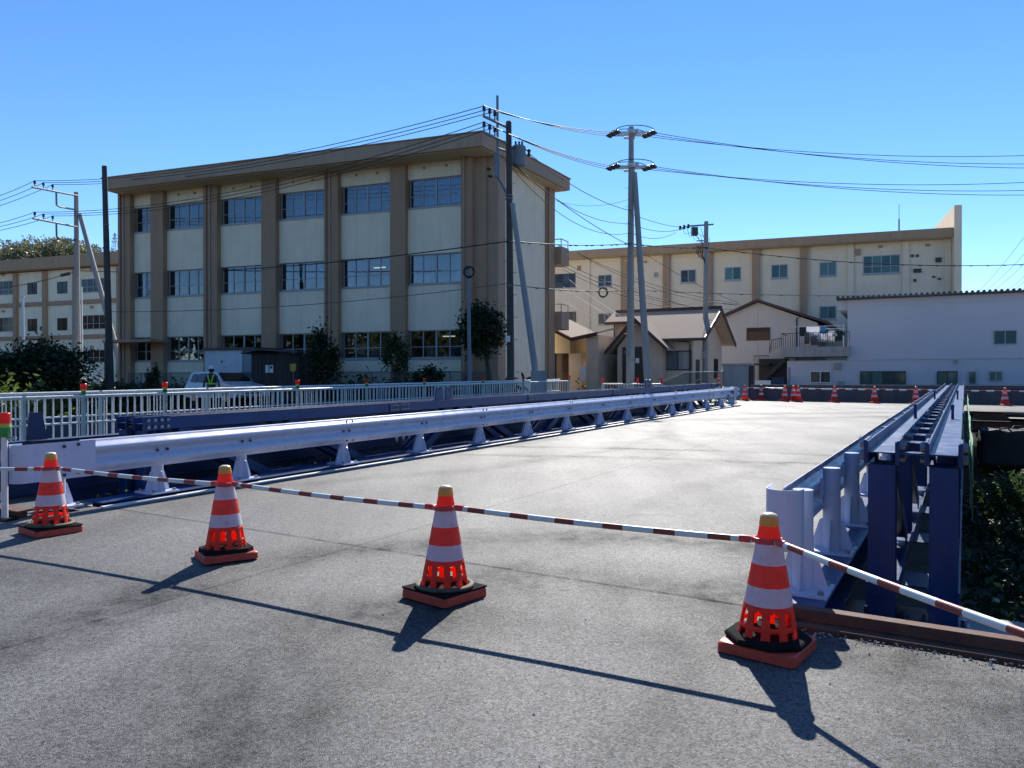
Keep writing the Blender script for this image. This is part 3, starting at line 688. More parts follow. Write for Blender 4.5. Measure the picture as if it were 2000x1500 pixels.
# ------------------------------------------------------------------ foot bridge railing
def railing(label, fr, s0, s1, h_top, h_low, h_base, post_s, delin, step=0.157, post_mat='rail_post', flip=1):
    root = thing('railing', label, 'railing', fr((s0 + s1) / 2, 0, h_base), 'pale railings of the old footbridge')
    tb = lambda a, b_, r_: MB().tube([a, b_], r_, 10)
    MB().tube([fr(s0, 0, h_top), fr(s1, 0, h_top)], 0.032, 10).build('handrail', M['rail_white'], root)
    MB().tube([fr(s0, 0, h_low), fr(s1, 0, h_low)], 0.018, 8).build('lower_rail', M['rail_white'], root)
    bal0 = None; k = 0; s_ = s0 + 0.08
    while s_ < s1:
        if min(abs(s_ - p) for p in post_s) > 0.06:
            p0 = Vector(fr(s_, 0, h_base)); 
            if bal0 is None:
                bal0 = MB().tube([fr(s_, 0, h_base), fr(s_, 0, h_top - 0.02)], 0.0125, 6).build('baluster', M['rail_white'], root, off=p0 - root.location)
            else:
                b_ = bal0.copy(); COL.objects.link(b_); b_.parent = root; b_.location = p0 - root.location
        s_ += step
    for p in post_s:
        po = MB().box(lambda a, b_, h: fr(p + a, b_, h), (-0.027, -0.03, h_base - 0.15), (0.027, 0.03, h_top + 0.03)).build('post', M['rail_post'], root)
        nb = MB(); bolt(nb, fr, (p, flip * 0.031, h_top - 0.07), (0, flip, 0), 0.018, 0.02); bolt(nb, fr, (p, flip * 0.031, h_top - 0.14), (0, flip, 0), 0.018, 0.02)
        nb.build('bolts', M['galv'], po)
    for p in delin:
        mb = MB(); c = fr(p, 0.0, h_top + 0.035)
        mb.lathe([(0.0, 0.20), (0.05, 0.20), (0.058, 0.17), (0.045, 0.09)], 12, c, 0); mb.lathe([(0.045, 0.09), (0.042, 0.055)], 12, c, 1); mb.lathe([(0.042, 0.055), (0.04, 0.0), (0.0, 0.0)], 12, c, 2)
        mb.build('delineator', [M['red_glow'], M['lime_band'], M['green_band']], root)
    return root
def fb(n0): return lambda s_, d, h: B(s_, n0 + d, h)
def s_at(px, n0):
    a = (px - 1000) / 1500
    # X = US s + UC n ; Y = UC s - US n ; X = a Y
    return (-(UC * n0) - a * US * n0) / (US - a * UC)
near_posts = [s_at(x, -14.0) for x in (46, 163, 322, 581, 716, 829, 943, 1022, 1112)]
railing('near pale grey railing of the old footbridge with red delineators on its posts', fb(-14.0), s_at(-60, -14.0), near_posts[-1] + 0.02, 0.91, 0.43, -0.12, near_posts, near_posts[1:], flip=1)
far_posts = [s_at(x, -15.6) for x in (-40, 196, 404, 551, 674, 780, 866, 977, 1075)]
railing('far pale grey railing of the old footbridge, seen between the balusters of the near one', fb(-15.6), s_at(-60, -15.6), far_posts[-1] + 0.9, 0.93, 0.45, -0.12, far_posts, [])
root = thing('footbridge', 'low dark old footbridge deck under the two pale railings', 'footbridge', B(15, -14.8, -0.5))
MB().box(bframe, (1.0, -15.75, -0.30), (near_posts[-1] + 1, -13.85, -0.14)).build('deck_slab', M['concrete_dark'], root)
MB().box(bframe, (1.0, -14.05, -0.85), (near_posts[-1] + 1, -13.93, -0.31)).build('side_beam', M['navy_dark'], root)
MB().box(bframe, (1.0, -15.67, -0.85), (near_posts[-1] + 1, -15.55, -0.31)).build('side_beam', M['navy_dark'], root)
MB().box(bframe, (1.0, -16.3, -0.9), (near_posts[-1] + 1, -16.2, 0.40)).build('utility_girder', M['navy_dark'], root)

# lone delineator post at the left edge
c = B(*(lambda X, Y: (US * X + UC * Y, UC * X - US * Y))(-4.76, 7.2), 0.0)
root = thing('delineator_post', 'white delineator post with red and green head at the end of the left guardrail', 'post', c)
MB().tube([c, (c[0], c[1], c[2] + 0.78)], 0.028, 14).build('pole', M['white_plastic'], root)
MB().tube([(c[0], c[1], c[2] + 0.76), (c[0] + 0.11, c[1], c[2] + 0.77)], 0.016, 6).build('hook', M['galv'], root)
mb = MB(); cc = (c[0], c[1], c[2] + 0.78)
mb.lathe([(0, 0.225), (0.05, 0.225), (0.052, 0.21), (0.05, 0.125)], 16, cc, 0); mb.lathe([(0.052, 0.125), (0.052, 0.09)], 16, cc, 1); mb.lathe([(0.05, 0.09), (0.05, 0.0), (0, 0)], 16, cc, 2)
mb.build('reflector_head', [M['red_glow'], M['lime_band'], M['green_band']], root)
MB().lathe([(0.0, 0.02), (0.10, 0.02), (0.12, 0.0)], 16, c).build('foot', M['rubber'], root)

# ------------------------------------------------------------------ cones
def cone_proto(label, weight):
    root = thing('traffic_cone', label, 'traffic cone', (0, 0, 0))
    rad = lambda z: 0.152 + (0.046 - 0.152) * (z - 0.055) / (0.635 - 0.055)
    # base tray, square with rounded corners
    mb = MB(); pts = []
    for (cx, cy, a0) in ((1, 1, 0), (-1, 1, 90), (-1, -1, 180), (1, -1, 270)):
        for k in range(5):
            a = R(a0 + 90 * k / 4); pts.append((0.165 * cx + 0.028 * math.cos(a), 0.165 * cy + 0.028 * math.sin(a)))
    mb.prism([(x, y, 0.006) for x, y in pts], [(x * 0.985, y * 0.985, 0.05) for x, y in pts], 0)
    mb.prism([(x * 0.985, y * 0.985, 0.05) for x, y in pts], [(x * 0.95, y * 0.95, 0.056) for x, y in pts], 0)
    for sx in (-1, 1):
        for sy in (-1, 1): mb.box(ident, (sx * 0.15 - 0.02, sy * 0.15 - 0.02, 0.0), (sx * 0.15 + 0.02, sy * 0.15 + 0.02, 0.0055))
    mb.build('base', M['orange_shaded'], root)
    # lattice skirt: two rows of openings
    NS = 60; mb = MB(); zs = [0.057, 0.066, 0.125, 0.140, 0.150, 0.200, 0.213, 0.222, 0.240]
    vs = [(rad(z) * math.cos(2 * math.pi * k / NS), rad(z) * math.sin(2 * math.pi * k / NS), z) for z in zs for k in range(NS)]
    fs = []
    for i in range(len(zs) - 1):
        for k in range(NS):
            ph = k % 6
            hole = (i == 1 and ph in (1, 2, 3)) or (i in (4, 5) and ph in (1, 2, 3)) or (i == 6 and ph == 2)
            if not hole: fs.append((i * NS + k, i * NS + (k + 1) % NS, (i + 1) * NS + (k + 1) % NS, (i + 1) * NS + k))
            elif i == 5 and ph in (1, 3) and False: pass
    # arched heads
    for k in range(NS):
        i = 6; ph = k % 6
        if ph == 1: fs_ = None
    mb.add(vs, fs, 0, True); sk = mb.build('lattice_skirt', M['orange'], root)
    so = sk.modifiers.new('wall', 'SOLIDIFY'); so.thickness = 0.005; so.offset = -1
    def band(name, z0, z1, m, off=0.0015):
        return MB().lathe([(rad(z0) + off, z0), (rad(z1) + off, z1)], 40).build(name, m, root)
    mb = MB(); mb.lathe([(rad(0.240), 0.240), (rad(0.635), 0.635)], 40); mb.disc(rad(0.635), 0.635, 40); mb.build('cone_shell', M['orange'], root)
    band('reflective_band', 0.244, 0.335, M['reflect_white']); band('reflective_band', 0.443, 0.545, M['reflect_white']); band('red_band', 0.339, 0.439, M['reflect_red'])
    mb = MB(); mb.lathe([(0.0475, 0.632), (0.0485, 0.640), (0.043, 0.674), (0.040, 0.682)], 24, mi=0); mb.lathe([(0.040, 0.682), (0.036, 0.689), (0.020, 0.695), (0.0, 0.696)], 24, mi=1); mb.build('cap', [M['cap'], M['cap_top']], root)
    if weight == 'square':
        p2 = [(0.175, -0.12), (0.175, 0.12), (0.12, 0.175), (-0.12, 0.175), (-0.175, 0.12), (-0.175, -0.12), (-0.12, -0.175), (0.12, -0.175)]
        bevel(MB().prism([(x, y, 0.057) for x, y in p2], [(x * 0.97, y * 0.97, 0.084) for x, y in p2]).build('rubber_weight', M['rubber'], root), 0.004)
    if weight in ('ring', 'plate_ring'):
        if weight == 'plate_ring' or True:
            p2 = [(0.186, -0.186), (0.186, 0.186), (-0.186, 0.186), (-0.186, -0.186)]
            MB().prism([(x, y, 0.0572) for x, y in p2], [(x, y, 0.068) for x, y in p2]).build('rubber_plate', M['rubber'], root)
        mb = MB(); mb.lathe([(0.154, 0.069), (0.178, 0.069), (0.185, 0.075), (0.185, 0.084), (0.177, 0.091), (0.156, 0.092), (0.150, 0.085), (0.154, 0.069)], 40); mb.build('rubber_ring', M['rubber_olive'], root)
    if weight == 'octagon':
        mb = MB(); mb.lathe([(0.0, 0.0572), (0.208, 0.0572), (0.213, 0.075), (0.200, 0.086), (0.140, 0.090), (0.0, 0.090)], 8, rot=R(22.5), smooth=False); bevel(mb.build('rubber_weight', M['rubber'], root), 0.006, 2)
    return root
def set_sticker(root, ang):
    r_ = 0.0625; mb = MB(); n = 6
    for (z0, z1, w, off, m_) in ((0.572, 0.606, 0.62, 0.0022, 0), (0.577, 0.585, 0.45, 0.0030, 1), (0.590, 0.600, 0.5, 0.0030, 1)):
        vs = []
        rad = lambda z: 0.152 + (0.046 - 0.152) * (z - 0.055) / (0.635 - 0.055) + off
        for i in range(n + 1):
            a = ang - w / 2 + w * i / n
            for z in (z0, z1): vs.append((rad(z) * math.cos(a), rad(z) * math.sin(a), z))
        mb.add(vs, [(2 * i, 2 * i + 2, 2 * i + 3, 2 * i + 1) for i in range(n)], m_, True)
    mb.build('sticker', [M['sticker'], M['ink']], root)
near_group = 'cones in the near row across the road'
cone_pos = []
def gp(px, py):
    Y = EYE * 1500 / (py - 720); return ((px - 1000) / 1500 * Y, Y, g(Y))
for (px, py, wt, rot, lab, st) in (
        (1500, 1270, 'octagon', -38, 'red and white cone with a black octagonal rubber weight by the right guardrail end', None),
        (868, 1166, 'ring', -40, 'red and white cone with an olive rubber ring, standing in the middle of the road', -2.0),
        (441, 1090, 'square', -57, 'red and white cone with a square black weight, second from the left guardrail end', -1.9),
        (98, 1040, 'plate_ring', -37, 'red and white cone with an olive rubber ring, in front of the left guardrail end', -1.5)):
    r_ = cone_proto(lab, wt); r_['group'] = near_group
    p = gp(px, py); r_.location = p; cone_pos.append(Vector(p))
    tilt = {'octagon': (0.6, 0.8), 'ring': (-0.4, 0.5), 'square': (0.3, -1.6), 'plate_ring': (0, 0.9)}[wt]
    r_.rotation_euler = (R(tilt[0]), R(tilt[1]), R(rot))
    if st is not None: set_sticker(r_, st - R(rot))
base_far = cone_proto('', 'none')
for o in list(base_far.children): pass
def plain_cone(loc, rot, label, group, sc=1.0):
    c_ = copy_tree(base_far); c_.location = loc; c_.rotation_euler = (0, 0, rot); c_['label'] = label; c_['group'] = group; c_.scale = (sc, sc, sc); return c_
def off_frame(a, b_): return None
pR = Vector((1.86, 1.98, g(1.98))); pL = Vector((-5.95, 6.75, g(6.75)))
plain_cone(pR, 0.4, 'cone just outside the photo at the lower right end of the striped bars', near_group)
plain_cone(pL, 0.2, 'red and white cone just outside the photo at the left end of the striped bars', near_group)

# ------------------------------------------------------------------ striped bars hung between cones
def bar(a, b_, label, group, r_=0.0165, rings=True, period=0.292, red=0.118, zr=0.562, cols=('bar_white', 'bar_red')):
    a = Vector(a) + Vector((0, 0, zr)); b_ = Vector(b_) + Vector((0, 0, zr - 0.012)); d = b_ - a; L_ = d.length; u_ = d / L_
    root = thing('barrier_bar', label, 'barrier bar', (a + b_) / 2, group)
    mb = MB(); s0, s1 = 0.075, L_ - 0.075
    edges = [s0]; k = 0; x = s0 + 0.10
    while x + red < s1: edges += [x, x + red]; x += period
    edges.append(s1)
    sag = lambda t: Vector((0, 0, -0.012 * math.sin(math.pi * t / L_)))
    for i in range(len(edges) - 1): mb.tube([a + u_ * edges[i] + sag(edges[i]), a + u_ * edges[i + 1] + sag(edges[i + 1])], r_ if i % 2 == 0 else r_ * 1.01, 14, i % 2, caps=(i in (0, len(edges) - 2)))
    mb.build('striped_tube', [M[cols[0]], M[cols[1]]], root)
    if rings:
        for (c_, sgn, dz) in ((a, 1, 0.0), (b_, -1, 0.0)):
            mb = MB(); n = 28; R0 = 0.0665
            pts = [c_ + Vector((R0 * math.cos(2 * math.pi * k / n), R0 * math.sin(2 * math.pi * k / n), 0)) for k in range(n + 1)]
            mb.tube(pts, 0.0085, 8); mb.tube([c_ + u_ * sgn * 0.062, c_ + u_ * sgn * 0.09, c_ + u_ * sgn * 0.14], [0.012, 0.0195, 0.019], 12)
            mb.build('end_ring', M['ring_red'], root)
    return root
bg_ = 'striped bars in the near row'
for (i, a, b_, lab) in ((0, pL, cone_pos[3], 'red and white striped bar running out of the photo on the left'),
                        (1, cone_pos[3], cone_pos[2], 'striped bar between the two cones by the left guardrail'),
                        (2, cone_pos[2], cone_pos[1], 'striped bar crossing the asphalt left of the middle cone'),
                        (3, cone_pos[1], cone_pos[0], 'striped bar crossing the asphalt right of the middle cone'),
                        (4, cone_pos[0], pR, 'striped bar running from the right cone towards the lower right corner')):
    bar(a, b_, lab, bg_)

# far row of cones and bars
def on_road(px, Y, h=0.004): X = (px - 1000) / 1500 * Y; return Vector((X, Y, g(Y) + h))
fg = 'cones along the far edge of the road'
far_c = [(1455, 34.2, 'far cone nearest to the end of the left guardrail, before the concrete block wall'),
         (1487, 34.4, 'far cone standing back beside the dark pillar'),
         (1533, 33.3, 'far cone left of a close pair of cones'),
         (1550, 33.15, 'left cone of the close far pair'), (1559, 32.9, 'right cone of the close far pair'),
         (1630, 32.35, 'far cone below the small white framed window'),
         (1708, 31.65, 'far cone below the wide four-pane window'),
         (1789, 30.95, 'far cone partly behind the right guardrail'),
         (1963, 29.5, 'far cone alone right of the trusses')]
pts = []
for (px, Y, lab) in far_c:
    p = on_road(px, Y); plain_cone(p, rnd.uniform(0, 1.5), lab, fg); pts.append(p)
ends = [(0, 1, 'pale bar low by the concrete block wall'), (1, 2, 'far striped bar between the dark pillar and the close pair of cones'), (4, 5, 'far striped bar left of the small white framed window'),
        (5, 6, 'far striped bar between the small and the wide window'), (6, 7, 'far striped bar ending behind the right guardrail'), (7, 8, 'far striped bar passing behind the trusses')]
for (i, j, lab) in ends: bar(pts[i], pts[j], lab, 'striped bars along the far edge of the road', 0.034, False, 0.50, 0.24)
bar(pts[8], on_road(2120, 28.2), 'far striped bar leaving the photo on the right', 'striped bars along the far edge of the road', 0.026, False, 0.62, 0.28)
hg = 'cones on the raised corner beyond the left guardrail'
for (px, Y, z, lab) in ((1403, 38.0, 1.0, 'left cone of the raised pair beyond the guardrail end'), (1419, 38.3, 1.0, 'right cone of the raised pair beyond the guardrail end')):
    plain_cone(Vector(((px - 1000) / 1500 * Y, Y, z)), 0.3, lab, hg)
for o in list(base_far.children): bpy.data.objects.remove(o)
bpy.data.objects.remove(base_far)
MBp = MB(); 
tag(MB().box(ident, (9.6, 37.6, 0.40), (11.2, 39.2, 0.995)).build('concrete_block', M['concrete']), 'low concrete block under the raised pair of cones', 'concrete block')
root = thing('delineator_post', 'short white delineator post with a red head right of the raised pair of cones', 'post', (10.93, 38.1, 0.997))
MB().tube([(10.93, 38.1, 0.997), (10.93, 38.1, 1.29)], 0.03, 8).build('pole', M['white_plastic'], root)
MB().lathe([(0, 0.2), (0.06, 0.2), (0.055, 0.0), (0, 0)], 10, (10.93, 38.1, 1.29)).build('reflector_head', M['red_glow'], root)

# white trestle barrier behind the end of the left guardrail
bt = thing('trestle_barrier', 'low white trestle barrier behind the far end of the left guardrail', 'barrier', on_road(1417, 32.5))
o_ = on_road(1396, 32.5); e_ = on_road(1438, 32.2)
for z in (0.62, 0.50): MB().tube([o_ + Vector((0, 0, z)), e_ + Vector((0, 0, z))], 0.03, 8).build('rail', M['white_plastic'], bt)
for f_ in (0.05, 0.5, 0.95):
    c_ = o_ + (e_ - o_) * f_; MB().tube([c_ + Vector((0, -0.12, 0)), c_ + Vector((0, 0, 0.64)), c_ + Vector((0, 0.12, 0))], 0.022, 6).build('leg', M['white_plastic'], bt)
# manhole with its pale ring
c_ = on_road(1482, 27.0, 0.006); mb = MB()
mb.add([(c_.x + 0.85 * math.cos(a), c_.y + 0.75 * math.sin(a), g(c_.y + 0.75 * math.sin(a)) + 0.006) for a in np.linspace(0, 2 * math.pi, 33)[:-1]], [tuple(range(32))]); kind(mb.build('road_patch', M['pale_strip']), 'structure')
mb = MB(); mb.add([(c_.x + 0.33 * math.cos(a), c_.y + 0.33 * math.sin(a), g(c_.y + 0.33 * math.sin(a)) + 0.010) for a in np.linspace(0, 2 * math.pi, 33)[:-1]], [tuple(range(32))]); tag(mb.build('manhole_cover', M['bolt_dark']), 'dark manhole cover in a pale ring near the far end of the deck', 'manhole cover')

# loose grit along the asphalt edge by the rusty beam and at the deck edges
rg = random.Random(5); mb = MB()
for i in range(900):
    if i < 520: s_, n_ = 4.40 - abs(rg.gauss(0, 0.06)), rg.uniform(-0.9, 3.5)
    elif i < 760: s_, n_ = rg.uniform(4.7, 14), -7.50 + abs(rg.gauss(0, 0.06))
    else: s_, n_ = rg.uniform(1.0, 9), rg.uniform(-6.5, 0.5)
    r_ = rg.uniform(0.003, 0.010) * (0.7 if i > 760 else 1); c_ = Vector(B(s_, n_, 0.0)) + Vector((0, 0, r_ * 0.5))
    vs = [c_ + Vector((rg.uniform(0.6, 1.2) * r_ * x, rg.uniform(0.6, 1.2) * r_ * y, rg.uniform(0.5, 0.9) * r_ * z)) for x, y, z in ((1, 0, 0), (0, 1, 0), (-1, 0, 0), (0, -1, 0), (0, 0, 1), (0, 0, -1))]
    mb.add(vs, [(0, 1, 4), (1, 2, 4), (2, 3, 4), (3, 0, 4), (1, 0, 5), (2, 1, 5), (3, 2, 5), (0, 3, 5)])
kind(mb.build('grit', M['concrete']), 'stuff')
# ------------------------------------------------------------------ buildings
def window(parent, fr, t0, t1, z0, z1, cols, rows, fm, pm, d=0.0, fw=0.05, depth=0.07, off=0.0, heavy=None, back=True):
    """frame mesh with mullions, each pane its own child; d = outer face of the wall; rows: list of fractions"""
    if t0 > t1: t0, t1 = t1, t0
    mb = MB(); o = d + off
    mb.box(fr, (t0, o - depth, z0), (t1, o, z0 + fw)); mb.box(fr, (t0, o - depth, z1 - fw), (t1, o, z1))
    mb.box(fr, (t0, o - depth, z0 + fw), (t0 + fw, o, z1 - fw)); mb.box(fr, (t1 - fw, o - depth, z0 + fw), (t1, o, z1 - fw))
    xs = [t0 + (t1 - t0) * i / cols for i in range(cols + 1)]; zs = [z0 + (z1 - z0) * r_ for r_ in rows]
    for i in range(1, cols):
        w = fw * (0.9 if (heavy and i == heavy) else 0.5)
        mb.box(fr, (xs[i] - w, o - depth + 0.004, z0 + fw), (xs[i] + w, o - 0.004 + (0.012 if heavy and i == heavy else 0), z1 - fw))
    for z in zs[1:-1]:
        for i in range(cols): mb.box(fr, (xs[i] + (fw if i == 0 else fw * 0.9), o - depth + 0.008, z - fw * 0.35), (xs[i + 1] - (fw if i == cols - 1 else fw * 0.9), o - 0.010, z + fw * 0.35))
    f = mb.build('window', fm, parent)
    for i in range(cols):
        for j in range(len(zs) - 1):
            a = xs[i] + (fw if i == 0 else fw * 0.45); b_ = xs[i + 1] - (fw if i == cols - 1 else fw * 0.45)
            c_ = zs[j] + (fw if j == 0 else fw * 0.3); e = zs[j + 1] - (fw if j == len(zs) - 2 else fw * 0.3)
            jit = rnd.uniform(-0.006, 0.006)
            MB().box(fr, (a, o - depth * 0.62 + jit, c_), (b_, o - depth * 0.5 + jit, e)).build('pane', pm, f)
    return f

# --- school building with projecting pilasters
SE = (-0.936, 0.352)
S = Frame((-1.17, 35.1), SE)
SX = 21.95
school = thing('school_building', 'three storey cream school building with brown pilasters and a deep brown eave', 'school building', (-10, 39, 0.4))
pil = [(0.0, 1.13), (4.03, 4.83), (7.72, 8.52), (11.4, 12.28), (15.1, 16.0), (18.74, 19.6), (21.06, 21.95)]
bays = [(pil[i][1], pil[i + 1][0]) for i in range(6)]
sills = (2.42, 5.92, 9.52); heads = (3.76, 7.34, 10.90); WT = 11.93
def sp(a, b_, m, name, parent=school): return MB().box(S, a, b_).build(name, m, parent)
lev = [0.3, sills[0], heads[0], sills[1], heads[1], sills[2], heads[2], WT]
for (a, b_) in bays:
    for k in (0, 2, 4, 6): MB().box(S, (a - 0.02, -0.28, lev[k]), (b_ + 0.02, 0.0, lev[k + 1])).build('spandrel_panel', M['cream'], school)
for i, (a, b_) in enumerate(pil):
    if i == 0:
        mb = MB(); mb.box(S, (0.0, -0.55, 0.3), (0.60, 0.06, WT)); mb.box(S, (0.603, -0.3, 0.3), (1.13, 0.30, WT)); mb.build('pilaster', M['brown'], school)
        MB().box(S, (-0.55, -1.0, 0.3), (-0.003, -0.10, WT)).build('corner_pier', M['brown_lt'], school)
        MB().tube([S(0.98, 0.36, 0.4), S(0.98, 0.36, WT - 0.05)], 0.055, 8).build('downpipe', M['brown_lt'], school)
    else:
        mb = MB(); mb.box(S, (a, -0.3, 0.3), (b_, 0.30, WT))
        o = mb.build('pilaster', M['brown'], school)
        if i in (2, 4, 6):
            MB().box(S, (a + 0.40, 0.302, 0.3), (a + 0.50, 0.36, WT - 0.01)).build('groove_strip', M['brown_lt'], o)
            MB().tube([S(a + 0.68, 0.36, 0.5), S(a + 0.68, 0.36, WT - 0.02)], 0.05, 8).build('downpipe', M['brown_lt'], o)
for bi, (a, b_) in enumerate(bays):
    for k in range(3):
        n = 4 if bi < 5 else 2
        window(school, S, a + 0.06, b_ - 0.06, sills[k] + 0.04, heads[k], n, (0, 0.40, 1), M['alu'], M['glass'], -0.10, 0.045, 0.06, heavy=n // 2)
        MB().box(S, (a + 0.02, -0.1, sills[k] - 0.03), (b_ - 0.02, 0.05, sills[k] + 0.03)).build('sill', M['alu'], school)
        # curtains drawn to one side or hanging full
        r_ = rnd.random(); mb = MB()
        def cur(x0, x1, z0, z1):
            nn = max(3, int((x1 - x0) / 0.08)); vs = []
            for q_ in range(nn + 1):
                x = x0 + (x1 - x0) * q_ / nn
                vs += [S(x, -0.34 - 0.035 * (q_ % 2), z0), S(x, -0.34 - 0.035 * (q_ % 2), z1)]
            mb.add(vs, [(2 * q_, 2 * q_ + 2, 2 * q_ + 3, 2 * q_ + 1) for q_ in range(nn)], 0, True)
        if k == 2: cur(a + 0.1 + (b_ - a) * rnd.choice((0, 0.0, 0.08)), b_ - (0.7 if bi in (0, 3) else 0.55 + 0.2 * rnd.random()), sills[k] + 0.05, heads[k])
        elif k == 1:
            if bi in (2,): cur(a + 0.08, b_ - 0.1, sills[k] + 0.45, heads[k])
            if bi in (1, 3, 5, 0): cur(b_ - 0.75 * (0.5 + rnd.random()), b_ - 0.1, sills[k], heads[k])
            if bi in (0, 2, 4): cur(a + 0.1, a + 0.5 + 0.3 * rnd.random(), sills[k], heads[k])
        else:
            if bi in (3, 5): cur(a + 0.1, a + 0.6, sills[k], heads[k])
        if mb.v: mb.build('curtain', M['curtain'], school)
# a classroom lamp tube or two, lockers and boards seen through the glass
for (bi, k, f_) in ((2, 1, 0.3), (1, 1, 0.62), (0, 0, 0.55)):
    a, b_ = bays[bi]; t = a + (b_ - a) * f_
    MB().box(S, (t - 0.3, -1.9, heads[k] - 0.22), (t + 0.35, -1.8, heads[k] - 0.17)).build('lamp_tube', M['lamp'], school)
for z in (0.32, 4.25, 7.78, 11.6): MB().box(S, (0.3, -7.0, z), (SX - 0.3, -0.30, z + 0.25)).build('floor_slab', M['room_floor'], school)
for (z0, z1) in ((0.58, 4.2), (4.55, 7.7), (8.1, 11.5)):
    MB().box(S, (0.3, -5.2, z0), (SX - 0.3, -5.1, z1)).build('inner_wall', M['room'], school)
    for t in (4.4, 12.0, 15.5, 19.2): MB().box(S, (t, -5.08, z0), (t + 0.12, -0.32, z1)).build('inner_wall', M['room'], school)
mb = MB()
for (bi, k) in ((0, 0), (1, 0), (4, 0), (0, 1), (1, 1), (3, 2)):
    a, b_ = bays[bi]
    for q_ in range(3):
        x = a + 0.3 + rnd.random() * (b_ - a - 1.0); h = 0.3 + rnd.random() * 0.5
        MB().box(S, (x, -1.4 - rnd.random(), sills[k] - 0.6), (x + 0.3 + 0.4 * rnd.random(), -0.9 - 0.2 * q_, sills[k] + h)).build('shelf', M['curtain'], school)
# right flank: turned a little, cream with a brown corner pier and two boxed balconies
C1 = (2.08, 41.5); Q = Frame((-1.17 + 0.35, 35.1 + 0.6), (C1[0] + 1.17 - 0.35, C1[1] - 35.1 - 0.6)); QL = math.hypot(C1[0] + 1.17 - 0.35, C1[1] - 35.1 - 0.6)
sd = 1 if (Q.q[0] > 0) else -1
def qf(t, d, z): return Q(t, d * sd, z)
MB().box(qf, (0.25, -0.4, 0.3), (QL - 0.75, 0.06, WT)).build('wall', M['cream'], school)
MB().box(qf, (QL - 0.748, -0.5, 0.3), (QL, 0.26, WT)).build('pilaster', M['brown'], school)
MB().tube([qf(QL - 0.83, 0.12, 0.5), qf(QL - 0.83, 0.12, WT)], 0.05, 8).build('downpipe', M['brown_lt'], school)
MB().box(S, (0.2, -9.0, 0.3), (SX, -8.8, WT)).build('wall', M['cream'], school)
MB().box(S, (SX - 0.3, -8.79, 0.3), (SX - 0.02, -0.31, WT)).build('wall', M['cream'], school)
for z in (7.65, 4.15):
    bal = MB(); p = Vector(qf(QL + 0.1, 0, 0))
    fq = lambda t, d, zz: qf(QL + t, d, zz)
    bal.box(fq, (0.05, -0.9, z), (1.1, 0.62, z + 0.10)); bal.box(fq, (0.05, 0.54, z + 0.1), (1.1, 0.62, z + 0.95)); bal.box(fq, (0.05, -0.9, z + 0.1), (0.13, 0.539, z + 0.95))
    bo = bal.build('balcony', M['brown_lt'], school)
    r_ = MB()
    for (t, d) in ((0.1, 0.58), (1.05, 0.58), (0.1, -0.2)): r_.tube([fq(t, d, z + 0.95), fq(t, d, z + 1.35)], 0.03, 6)
    r_.tube([fq(0.1, -0.8, z + 1.35), fq(0.1, 0.58, z + 1.35), fq(1.05, 0.58, z + 1.35)], 0.03, 6); r_.build('railing', M['soffit'], bo)
# roof slab with its deep fascia
def slab_pts(of, os_, ol, ob):
    p = [S(-os_ + 0.15, of, 0), S(SX + ol, of, 0), S(SX + ol, -9.0 - ob, 0)]
    e = qf(QL + ob, os_ + 0.35, 0); return [(p[0][0], p[0][1]), (p[1][0], p[1][1]), (p[2][0], p[2][1]), (e[0], e[1])]
o1 = slab_pts(1.45, 0.55, -0.15, 0.55)
mb = MB(); mb.prism([(x, y, 11.66) for x, y in o1], [(x, y, 12.26) for x, y in o1], 0)
mb.build('roof', [M['brown_lt']], school)
o2 = slab_pts(1.30, 0.45, -0.3, 0.45)
MB().prism([(x, y, 11.62) for x, y in o2], [(x, y, 11.657) for x, y in o2]).build('soffit', M['soffit'], school)
MB().prism([(x, y, 12.262) for x, y in slab_pts(1.50, 0.60, -0.10, 0.60)], [(x, y, 12.31) for x, y in slab_pts(1.50, 0.60, -0.10, 0.60)]).build('roof_edge', M['brown'], school)
# small vents under the eave
for (a, b_) in bays[:5]:
    for f_ in (0.3, 0.7):
        t = a + (b_ - a) * f_; MB().box(S, (t - 0.05, 0.001, 11.35), (t + 0.05, 0.05, 11.45)).build('vent', M['brown'], school)
# entrance canopy at the far left corner
t0 = S.t(322, 0.5)
mb = MB(); mb.box(S, (t0, 0.302, 3.42), (S.t(200, 1.5), 1.5, 3.56)); cp = mb.build('canopy', M['brown'], school)
mb = MB(); mb.tube([S(S.t(206, 1.35), 1.35, 0.3), S(S.t(206, 1.35), 1.35, 3.42)], 0.06, 8); mb.build('canopy_post', M['dark_frame'], cp)
mb = MB(); a, b_ = bays[5]
for i in range(9): mb.box(S, (a + 0.1, -0.16, sills[1] + 0.1 + i * 0.14), (b_ - 0.7, -0.12, sills[1] + 0.16 + i * 0.14)); mb.box(S, (a + 0.1, -0.16, sills[2] + 0.1 + i * 0.14), (b_ - 0.7, -0.12, sills[2] + 0.16 + i * 0.14))
mb.build('louvre', M['alu'], school)

